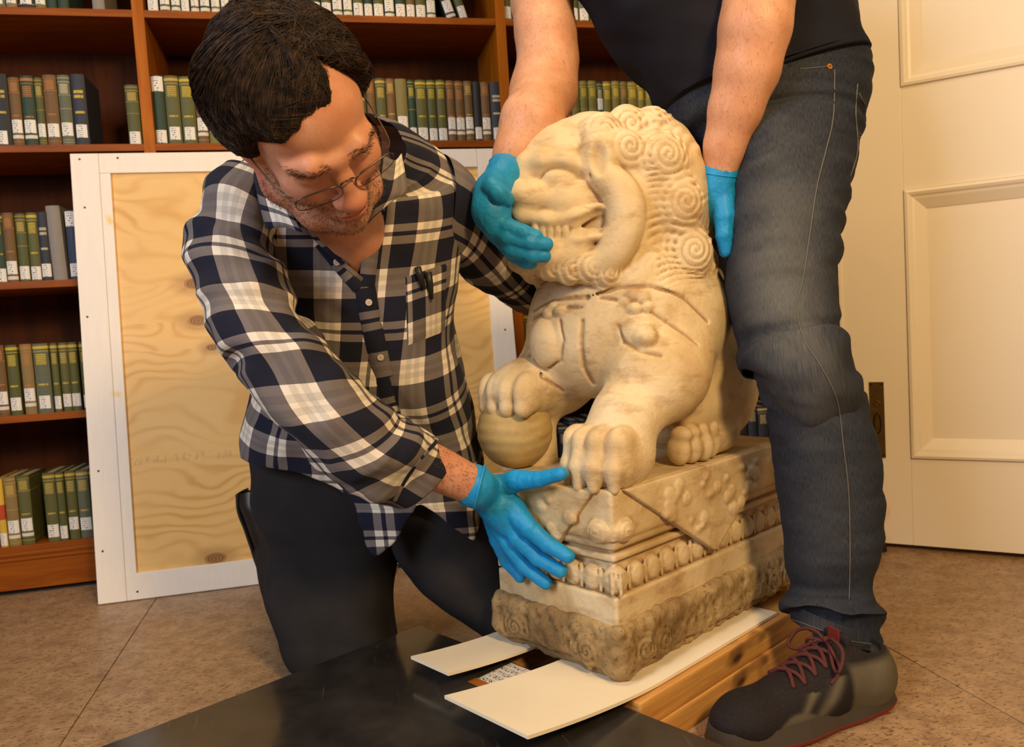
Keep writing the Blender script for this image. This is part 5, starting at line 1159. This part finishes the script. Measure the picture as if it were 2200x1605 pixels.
wl = WRL; hd = nrm(WRL-ELL_); bk_ = lambda a_, b_, c_=0.0: wl+hd*a_+np.array([0, 0, 1.0])*b_-FWD*c_
make_glove('glove', [(wl, 0.028), (bk_(0.05, 0, 0.01), 0.030), (bk_(0.09, 0, 0.015), 0.026)], [([bk_(0.09, 0.03*(1-i*0.66), 0.015), bk_(0.13, 0.034*(1-i*0.66), 0.02), bk_(0.165, 0.034*(1-i*0.66), 0.035)], [0.012, 0.010, 0.008]) for i in range(4)]+[([bk_(0.03, 0.02, 0.01), bk_(0.06, 0.05, 0.02), bk_(0.09, 0.065, 0.03)], [0.015, 0.011, 0.009])], ([wl-hd*0.02, wl], [0.034, 0.03]), kp, 0.003)
# ================================================================== standing person
sp_ = thing('person', 'standing person in dark tee shirt and blue jeans bending to hold the lion head', 'person', onz(1800, 1490, 0.0))
t = NT('worn_denim', 0.85, 0, 0.2); co = t.coord(); u, v, w = t.sep(t.attr('cloth'))[:3]
wv = t.noise(t.mapping(t.attr('cloth'), (700, 90, 1)), 1.0, 3, 0.6); big = t.noise(co, 7, 4, 0.6)
c = t.mix(t.maprange(wv, 0.3, 0.7), S(20, 24, 36), S(48, 54, 66)); fade = t.attr('fade', 'Fac')
c = t.mix(t.math('MULTIPLY', fade, t.maprange(t.math('ADD', big, t.math('MULTIPLY', wv, 0.4)), 0.45, 0.95)), c, S(108, 108, 104)); c = t.mix(t.maprange(big, 0.55, 0.75, 0, 0.4), c, S(26, 32, 52))
t.base(c).bump(t.math('ADD', wv, t.math('MULTIPLY', t.noise(co, 26, 4), 2.0)), 0.35, 0.0025); M_denim = t.m
t = NT('navy_jersey', 0.9, 0, 0.15); t.base(t.mix(t.noise(t.coord(), 10, 3), S(20, 20, 28), S(34, 34, 42))).bump(t.math('ADD', t.noise(t.coord(), 18, 4), t.math('MULTIPLY', t.noise(t.coord(), 700, 1), 0.2)), 0.4, 0.004); M_tee = t.m
M_thread = plain('pale_thread', S(96, 92, 84), 0.7)
JR = [((1425, 60), (1822, 10), 1.46, 0.13), ((1425, 150), (1845, 110), 1.45, 0.135), ((1428, 240), (1864, 195), 1.44, 0.138), ((1470, 320), (1856, 280), 1.42, 0.132), ((1530, 390), (1832, 350), 1.39, 0.122), ((1558, 450), (1814, 430), 1.365, 0.112), ((1566, 540), (1798, 535), 1.34, 0.105), ((1568, 625), (1786, 630), 1.32, 0.098), ((1584, 690), (1788, 700), 1.305, 0.092), ((1597, 748), (1798, 750), 1.295, 0.094),
      ((1606, 790), (1812, 786), 1.285, 0.098), ((1636, 826), (1830, 818), 1.29, 0.084), ((1646, 845), (1842, 850), 1.305, 0.074), ((1655, 895), (1858, 890), 1.30, 0.080), ((1668, 1000), (1884, 1000), 1.305, 0.078), ((1682, 1100), (1891, 1095), 1.31, 0.074), ((1692, 1200), (1883, 1195), 1.31, 0.068), ((1697, 1256), (1868, 1262), 1.31, 0.064), ((1686, 1292), (1880, 1318), 1.305, 0.064), ((1696, 1318), (1890, 1350), 1.30, 0.063), ((1704, 1338), (1884, 1388), 1.30, 0.062)]
jf1, jf2 = folds(0.013, 4, 24, 6.4, 0.35), folds(0.008, 9, 34, 2.9, -0.5)
def jfold(U, V, fr, a):
    w = np.exp(-((fr-0.53)/0.10)**2)*1.2+np.exp(-((fr-0.93)/0.06)**2)*1.5+np.exp(-((fr-0.22)/0.1)**2)*0.8+0.25
    return (jf1(U, V, fr, a)+jf2(U, V, fr, a))*np.clip(w, 0, 1.5)
P, A, Fq = loft(JR, 128, 12, 2.25, jfold, lip=(1,))
fr = np.linspace(0, 1, len(P))[:, None]; an = (np.arange(128)*2*math.pi/128)[None]
fade = (np.exp(-((an-2.0)/0.75)**2)*(0.9*np.exp(-((fr-0.40)/0.16)**2)+0.25)).reshape(-1)
jeans = obj('jeans', P.reshape(-1, 3), Fq, M_denim, sp_, smooth=True, attrs={'cloth': A.reshape(-1, 3), 'fade': fade}, label='worn dark blue denim jeans'); jeans_s = Surf(P, Fq)
RLg = [((1420, 230), (1600, 250), 1.52, 0.11), ((1425, 380), (1588, 400), 1.56, 0.10), ((1430, 480), (1575, 495), 1.61, 0.09), ((1432, 560), (1562, 575), 1.66, 0.085), ((1428, 640), (1545, 640), 1.69, 0.080), ((1415, 780), (1520, 780), 1.72, 0.075), ((1405, 900), (1505, 905), 1.75, 0.070), ((1395, 1050), (1490, 1055), 1.78, 0.065), ((1390, 1180), (1490, 1185), 1.79, 0.06), ((1388, 1270), (1492, 1275), 1.79, 0.06)]
P, A, Fq = loft(RLg, 64, 8, 2.2, lambda U, V, fr, a: jf1(U, V, fr, a)*0.6); obj('jeans_leg', P.reshape(-1, 3), Fq, M_denim, jeans, smooth=True, attrs={'cloth': A.reshape(-1, 3), 'fade': np.zeros(P.shape[0]*P.shape[1])})
def seam(pts, r=0.0011, mat=None, name='seam_stitching', off=0.0006, par=None, surf=None, sub=8):
    px = catmull(np.array([(x, y, 0) for x, y in pts], float), sub)[:, :2]; q = [(surf or jeans_s).hit(x, y, off)[0] for x, y in px]; q = [p for p in q if p is not None]
    return obj(name, *tube_vf(q, r, 5), mat or M_thread, par or jeans, smooth=True)
seam([(1793, 150), (1790, 250), (1775, 320), (1755, 400), (1740, 500), (1725, 600), (1712, 660), (1728, 730), (1765, 790), (1798, 860), (1812, 960), (1823, 1060), (1826, 1180), (1824, 1290)])
seam([(1718, 148), (1750, 146), (1778, 143)], 0.0009); seam([(1842, 180), (1838, 240), (1842, 320), (1826, 380)], 0.0011)
seam([(1845, 200), (1858, 225)], 0.0009); seam([(1842, 285), (1856, 292)], 0.0008); seam([(1842, 292), (1855, 300)], 0.0008)
rv, rn = jeans_s.hit(1781, 144, 0.0005); V, Fq = disc_vf(rv, rn, 0.0048, 0.002, 14); rvo = obj('rivet', V, Fq, NT('copper_rivet', 0.3, 0.9).base(S(232, 150, 70)).m, jeans); obj('rivet_centre', *disc_vf(rv+rn*0.002, rn, 0.0015, 0.0006, 8), M_leather, rvo)
seam([(1700, 1330), (1760, 1352), (1820, 1375), (1878, 1385)], 0.0009, name='hem_stitching')
# wallet pocket bulge at the back
# tee shirt
tf1 = folds(0.013, 5, 8, 3.3, 1.1); tf2 = folds(0.008, 9, 13, 7.7, -0.9)
TS = [((1470, 258), (1846, 128), 1.44, 0.145), ((1412, 238), (1838, 98), 1.44, 0.15), ((1375, 180), (1822, 40), 1.43, 0.15), ((1300, 85), (1802, -40), 1.42, 0.15), ((1240, 0), (1775, -130), 1.41, 0.15), ((1190, -110), (1730, -240), 1.40, 0.15), ((1170, -230), (1640, -350), 1.39, 0.13), ((1200, -330), (1520, -400), 1.38, 0.09)]
P, A, Fq = loft(TS, 110, 12, 2.3, lambda U, V, fr, a: tf1(U, V, fr, a)+tf2(U, V, fr, a), lip=(0,)); tee = obj('tee_shirt', P.reshape(-1, 3), Fq, M_tee, sp_, smooth=True, attrs={'cloth': A.reshape(-1, 3)}, label='dark navy short sleeved tee shirt')
P, A, Fq = loft([((1470, -330), (1720, -250), 1.36, 0.08), ((1520, -200), (1720, -160), 1.31, 0.075), ((1545, -110), (1722, -90), 1.29, 0.07)], 60, 8, 2.2, lip=(1,)); obj('sleeve', P.reshape(-1, 3), Fq, M_tee, tee, smooth=True)
P, A, Fq = loft([((1130, -330), (1330, -330), 1.46, 0.08), ((1100, -230), (1290, -200), 1.47, 0.075), ((1085, -130), (1262, -110), 1.47, 0.07)], 60, 8, 2.2, lip=(1,)); obj('sleeve', P.reshape(-1, 3), Fq, M_tee, tee, smooth=True)
# body: arms show, the rest is under the clothes
MZ = proj(toW(hp(1085, 440, 0.0)))[2]
g = Grid((0.0, 0.85, 0.0), (1.35, 2.05, 1.75), 0.0055)
LA_ = [((1690, -250), 1.37, 0.06), ((1655, -120), 1.29, 0.056), ((1632, -10), 1.265, 0.052), ((1622, 60), 1.265, 0.054), ((1605, 150), 1.28, 0.049), ((1580, 235), 1.30, 0.041), ((1558, 310), 1.32, 0.032), ((1545, 385), 1.335, 0.027)]
RA_ = [((1215, -250), 1.50, 0.062), ((1178, -120), 1.48, 0.060), ((1164, 0), 1.46, 0.054), ((1172, 70), 1.45, 0.053), ((1178, 130), 1.445, 0.052), ((1168, 195), 1.44, 0.058), ((1142, 265), MZ+0.03, 0.051), ((1112, 325), MZ+0.02, 0.037), ((1088, 372), MZ+0.015, 0.029)]
for arm in (LA_, RA_): g.chain([at(*p, z_) for p, z_, r_ in arm], [r_ for p, z_, r_ in arm], 0.02)
TOP = at(1420, -300, 1.43); HIP = at(1640, 170, 1.46)
g.cap(HIP, TOP, 0.12, 0.12, 0.03); g.cap(at(1690, -250, 1.38), at(1215, -250, 1.48), 0.07, 0.07, 0.03)
g.chain([at(1670, 250, 1.43), at(1682, 540, 1.34), at(1708, 770, 1.30), at(1752, 880, 1.31), at(1785, 1100, 1.31), at(1792, 1370, 1.305)], [0.08, 0.06, 0.045, 0.042, 0.04, 0.032], 0.02); g.chain([at(1510, 260, 1.53), at(1500, 480, 1.61), at(1485, 640, 1.69), at(1462, 800, 1.725), at(1440, 1280, 1.79)], [0.06, 0.05, 0.04, 0.04, 0.032], 0.02)
g.cap(TOP, at(1330, -420, 1.42), 0.06, 0.055, 0.03); g.ell(at(1270, -520, 1.40), (0.085, 0.095, 0.115), None, 0.03); g.ell(at(1225, -500, 1.36), (0.03, 0.03, 0.03), None, 0.03)
V, Fq = g.mesh(); V = smooth_mesh(V, Fq, 3); Fq_b = Fq; V_b = V
b2 = obj('body', V, Fq, M_skin2, sp_, smooth=True, attrs={'tint': np.zeros((len(V), 3))}); b2_s = Surf(V, Fq)
gh = Grid(at(1270, -520, 1.40)-0.14, at(1270, -520, 1.40)+0.14, 0.004); gh.ell(at(1285, -545, 1.42), (0.092, 0.10, 0.115), None, 0.0); gh.ell(at(1215, -490, 1.34), (0.06, 0.06, 0.09), None, 0.01, 'cut')
V, Fq = gh.mesh(); obj('hair', V, Fq, M_hair, sp_, smooth=True)
# fine arm hair
pb = proj(b2_s.V); fa = (pb[:, 1] > -20) & (pb[:, 1] < 360) & (((pb[:, 0] < 1260) & (pb[:, 0] > 1060)) | ((pb[:, 0] > 1500) & (pb[:, 0] < 1700))) & (pb[:, 2] < 1.47)
body_hair(V_b, Fq_b, fa, 4000, M_fuzz, sp_, 'forearm_hair', 0.008, (0.2, 0, -1.0))
# gloves
def hm(x, y, v, d=0.0): return toW(hp(x, y, v)+HYv*d)
gR = make_glove('glove', [(hm(1082, 378, 0.020), 0.027), (hm(1060, 415, 0.030), 0.028), (hm(1056, 455, 0.040), 0.027), (hm(1066, 485, 0.045), 0.022)],
    [([hm(1068, 385, 0.03), hm(1058, 402, 0.058), hm(1072, 416, 0.074), hm(1088, 428, 0.066)], [0.020, 0.0165, 0.0145, 0.0125]),
     ([hm(1060, 460, 0.036), hm(1090, 488, 0.062), hm(1125, 500, 0.078), hm(1152, 508, 0.082)], [0.020, 0.0145, 0.0125, 0.0108]),
     ([hm(1062, 480, 0.036), hm(1092, 510, 0.062), hm(1140, 522, 0.080), hm(1174, 525, 0.082)], [0.020, 0.0145, 0.0128, 0.0112]),
     ([hm(1068, 500, 0.034), hm(1100, 535, 0.058), hm(1142, 548, 0.074), hm(1170, 550, 0.074)], [0.018, 0.0140, 0.0122, 0.0105]),
     ([hm(1078, 512, 0.028), hm(1104, 548, 0.046), hm(1128, 562, 0.056), hm(1142, 566, 0.056)], [0.016, 0.0122, 0.0108, 0.0095])],
    ([at(1092, 362, MZ+0.014), hm(1082, 378, 0.010)], [0.0325, 0.030]), sp_)
zl = 1.345
gL = make_glove('glove', [(at(1540, 392, 1.340), 0.029), (at(1536, 430, 1.350), 0.030), (at(1530, 465, 1.365), 0.026)],
    [([at(1550, 425, 1.335), at(1556, 465, 1.325), at(1556, 505, 1.325), at(1559, 540, 1.33)], [0.022, 0.0175, 0.0140, 0.0110])]+
    [([at(1528-6*i, 455+6*i, 1.37+0.008*i), at(1522-4*i, 500+4*i, 1.40+0.012*i), at(1508-4*i, 535+4*i, 1.44+0.012*i)], [0.016, 0.012, 0.010]) for i in range(4)],
    ([at(1546, 372, 1.336), at(1541, 395, 1.341)], [0.0315, 0.030]), sp_)
for (gg, c_, ax_, rad) in ((gR, at(1090, 366, MZ+0.014), at(1112, 325, MZ+0.02), 0.0325), (gL, at(1545, 374, 1.336), at(1558, 310, 1.32), 0.0315)):
    d_ = nrm(ax_-c_); e1 = nrm(np.cross(d_, FWD)); e2 = np.cross(d_, e1)
    obj('glove_rim', *tube_vf([c_+rad*(math.cos(a_)*e1+math.sin(a_)*e2) for a_ in np.linspace(0, 2*math.pi, 33)], 0.0022, 6, False), M_glove, gg, smooth=True)
# ---- shoes
t = NT('trail_shoe_mesh', 0.8, 0, 0.25); z_ = t.attr('zone', 'Fac'); co = t.coord(); mn = t.voronoi(co, 420)
c = t.mix(z_, t.mix(mn, S(20, 17, 20), S(38, 32, 34)), t.mix(t.noise(co, 20, 2), S(72, 68, 54), S(104, 96, 80))); t.base(c).bump(mn, 0.25, 0.0006); M_shoe = t.m
M_lace = NT('maroon_lace', 0.8); M_lace.base(M_lace.mix(M_lace.noise(M_lace.coord(), 500, 1), S(62, 22, 22), S(92, 38, 36))); M_lace = M_lace.m
M_sole = plain('shoe_sole', S(60, 52, 44), 0.7); M_red = plain('red_outsole', S(118, 42, 36), 0.7)
def shoe(heel, toe, parent, detail=True):
    heel = np.array(heel, float); toe = np.array(toe, float); ax = nrm(toe-heel); lat = np.cross([0, 0, 1.0], ax); R3 = np.array([ax, lat, [0, 0, 1.0]]); L3 = np.linalg.norm(toe-heel)
    def w(q): return np.asarray(q)@R3+heel
    g = Grid((-0.03, -0.07, 0.0), (L3+0.02, 0.07, 0.17), 0.003)
    g.ell((0.045, 0, 0.055), (0.052, 0.036, 0.05), None, 0.01); g.cap((0.05, 0, 0.075), (0.045, 0, 0.05), 0.036, 0.040, 0.02)
    g.chain([(0.06, 0, 0.065), (0.14, 0, 0.055), (0.20, 0, 0.042), (L3-0.055, 0, 0.036)], [0.046, 0.045, 0.040, 0.034], 0.02)
    g.cap((0.12, 0, 0.068), (0.088, 0, 0.090), 0.034, 0.036, 0.02); g.ell((L3-0.06, 0, 0.036), (0.06, 0.047, 0.033), None, 0.015); g.cap((0.05, 0, 0.03), (L3-0.06, 0, 0.03), 0.034, 0.044, 0.01)
    g.cap((0.058, 0, 0.085), (0.056, 0, 0.18), 0.030, 0.042, 0.004, 'cut')
    g.disp(lambda X, Y, Z: np.where(Z < 0.018, 0.5, 0)+0*X+0*Y, (-0.03, -0.07, 0), (L3+0.02, 0.07, 0.17))
    V, Fq = g.mesh(); V = smooth_mesh(V, Fq, 2); x, y, z = V.T
    zone = np.clip((0.115-x)/0.01, 0, 1)*np.clip((0.10-z)/0.01, 0, 1); zone = np.maximum(zone, np.clip((0.034+0.016*np.sin(x*38)-z)/0.006, 0, 1)); zone = np.maximum(zone, np.exp(-((x-0.15-(z-0.06)*-0.8)/0.011)**2)*(z < 0.085)*(np.abs(y) > 0.02)); zone = np.maximum(zone, np.exp(-((x-0.185-(z-0.06)*-0.9)/0.008)**2)*(z < 0.07)*(np.abs(y) > 0.02))
    sh = obj('shoe', V@R3+heel, Fq, M_shoe, parent, smooth=True, attrs={'zone': zone}, label='dark trail running shoe with maroon laces'); ss_ = Surf(V@R3+heel, Fq)
    def outline(k):
        P = []
        for a in np.linspace(0, 2*math.pi, 60, endpoint=False):
            ca, sa = math.cos(a), math.sin(a); x_ = L3/2+(L3/2+k)*np.sign(ca)*abs(ca)**0.72; wd = 0.036+0.014*np.clip((x_-0.05)/0.15, 0, 1)-0.005*np.exp(-((x_-0.13)/0.04)**2)
            P.append((x_, (wd+k)*np.sign(sa)*abs(sa)**0.72))
        return np.array(P)
    def prism(name, k, z0, z1, mat, k2=None, nb=0):
        a, b = outline(k), outline(k if k2 is None else k2); n = len(a)
        V = np.vstack([np.c_[a, np.full(n, z0)], np.c_[b, np.full(n, z1)]]); obj(name, w(V), [tuple(range(n))[::-1], tuple(range(n, 2*n))]+[(i, (i+1) % n, n+(i+1) % n, n+i) for i in range(n)], mat, sh, smooth=False)
    prism('midsole', 0.006, 0.010, 0.034, M_sole, 0.001); prism('outsole', 0.004, 0.004, 0.011, M_red, 0.007)
    for i in range(8):
        for sg in (1, -1): V, Fq = box_vf((0.03+i*0.034, sg*0.022-0.009, 0.0), (0.052+i*0.034, sg*0.022+0.009, 0.006), 0.001); obj('lug', w(V), Fq, M_red, sh)
    tg = [w(q) for q in ((0.098, 0.0, 0.135), (0.088, 0.0, 0.155))]
    # tongue and pull tab
    V, Fq = box_vf((0.090, -0.024, 0.08), (0.102, 0.024, 0.132), 0.004); obj('tongue', w(V), Fq, M_black, sh)
    V, Fq = box_vf((0.101, -0.011, 0.118), (0.105, 0.011, 0.140), 0.001); obj('pull_tab', w(V), Fq, plain('red_tab', S(112, 28, 26), 0.7), sh)
    if detail:
        fc = bpy.data.curves.new('tongue_lettering', 'FONT'); fc.body = 'LONE PEAK'; fc.size = 0.0075; fc.align_x = 'CENTER'; fc.extrude = 0.0001
        tmp = bpy.data.objects.new('tongue_lettering', fc); me_ = tmp.to_mesh(); tv = np.array([v.co for v in me_.vertices]); tfc = [tuple(p.vertices) for p in me_.polygons]
        tw = np.stack([np.full(len(tv), 0.1025)+tv[:, 2], tv[:, 0], 0.104+tv[:, 1]], 1); tmp.to_mesh_clear(); bpy.data.objects.remove(tmp)
        obj('lettering', w(tw), tfc, plain('grey_print', S(150, 150, 150), 0.6), sh)
    def top(x_, y_, off=0.002):
        o_ = w((x_, y_, 0.3)); h, nn, i, d = ss_.t.ray_cast(Vector(o_), Vector((0, 0, -1))); return np.array(h)+np.array([0, 0, off]) if h is not None else w((x_, y_, 0.08))
    xs = [0.124, 0.144, 0.164, 0.184, 0.204]
    for i, x_ in enumerate(xs):
        for sg in (1, -1):
            if i < len(xs)-1:
                q = [top(x_, sg*0.030, 0.0015), top(x_+0.004, sg*0.015, 0.004), top(x_+0.012, -sg*0.010, 0.0035), top(xs[i+1], -sg*0.028, 0.0015)]; obj('lace', *tube_vf(catmull(q, 5), 0.0034, 6), M_lace, sh, smooth=True)
    kn = top(0.118, 0.0, 0.006)
    obj('lace_knot', *tube_vf([kn+lat*0.008, kn+[0, 0, 0.004], kn-lat*0.008], [0.004, 0.0055, 0.004], 8), M_lace, sh, smooth=True)
    for sg in (1, -1):
        q = [kn, kn+lat*sg*0.02+ax*0.005+np.array([0, 0, 0.012]), kn+lat*sg*0.048+ax*0.012+np.array([0, 0, 0.004]), kn+lat*sg*0.056+ax*0.026+np.array([0, 0, -0.018]), kn+lat*sg*0.040+ax*0.022+np.array([0, 0, -0.022]), kn+lat*sg*0.012+ax*0.006+np.array([0, 0, 0.0])]
        obj('lace_bow', *tube_vf(catmull(q, 6), 0.0028, 6), M_lace, sh, smooth=True)
        q = [kn, kn+lat*sg*0.025+ax*0.012+np.array([0, 0, -0.002]), top(0.128, sg*0.038, 0.004), top(0.150, sg*0.044, 0.003)]; obj('lace_end', *tube_vf(catmull(q, 6), 0.0026, 6), M_lace, sh, smooth=True)
    return sh
shoe(onz(1908, 1506, 0.0), onz(1535, 1612, 0.0), sp_)
ft = at(1440, 1300, 1.79); ft[2] = 0; shoe(ft+np.array([0.05, 0.05, 0]), ft+np.array([-0.22, -0.02, 0]), sp_, False)
V, Fq = tube_vf([at(1795, 1350, 1.30), at(1800, 1440, 1.285)], [0.036, 0.036], 20); obj('sock', V, Fq, plain('grey_sock', S(60, 76, 84), 0.9), sp_, smooth=True)
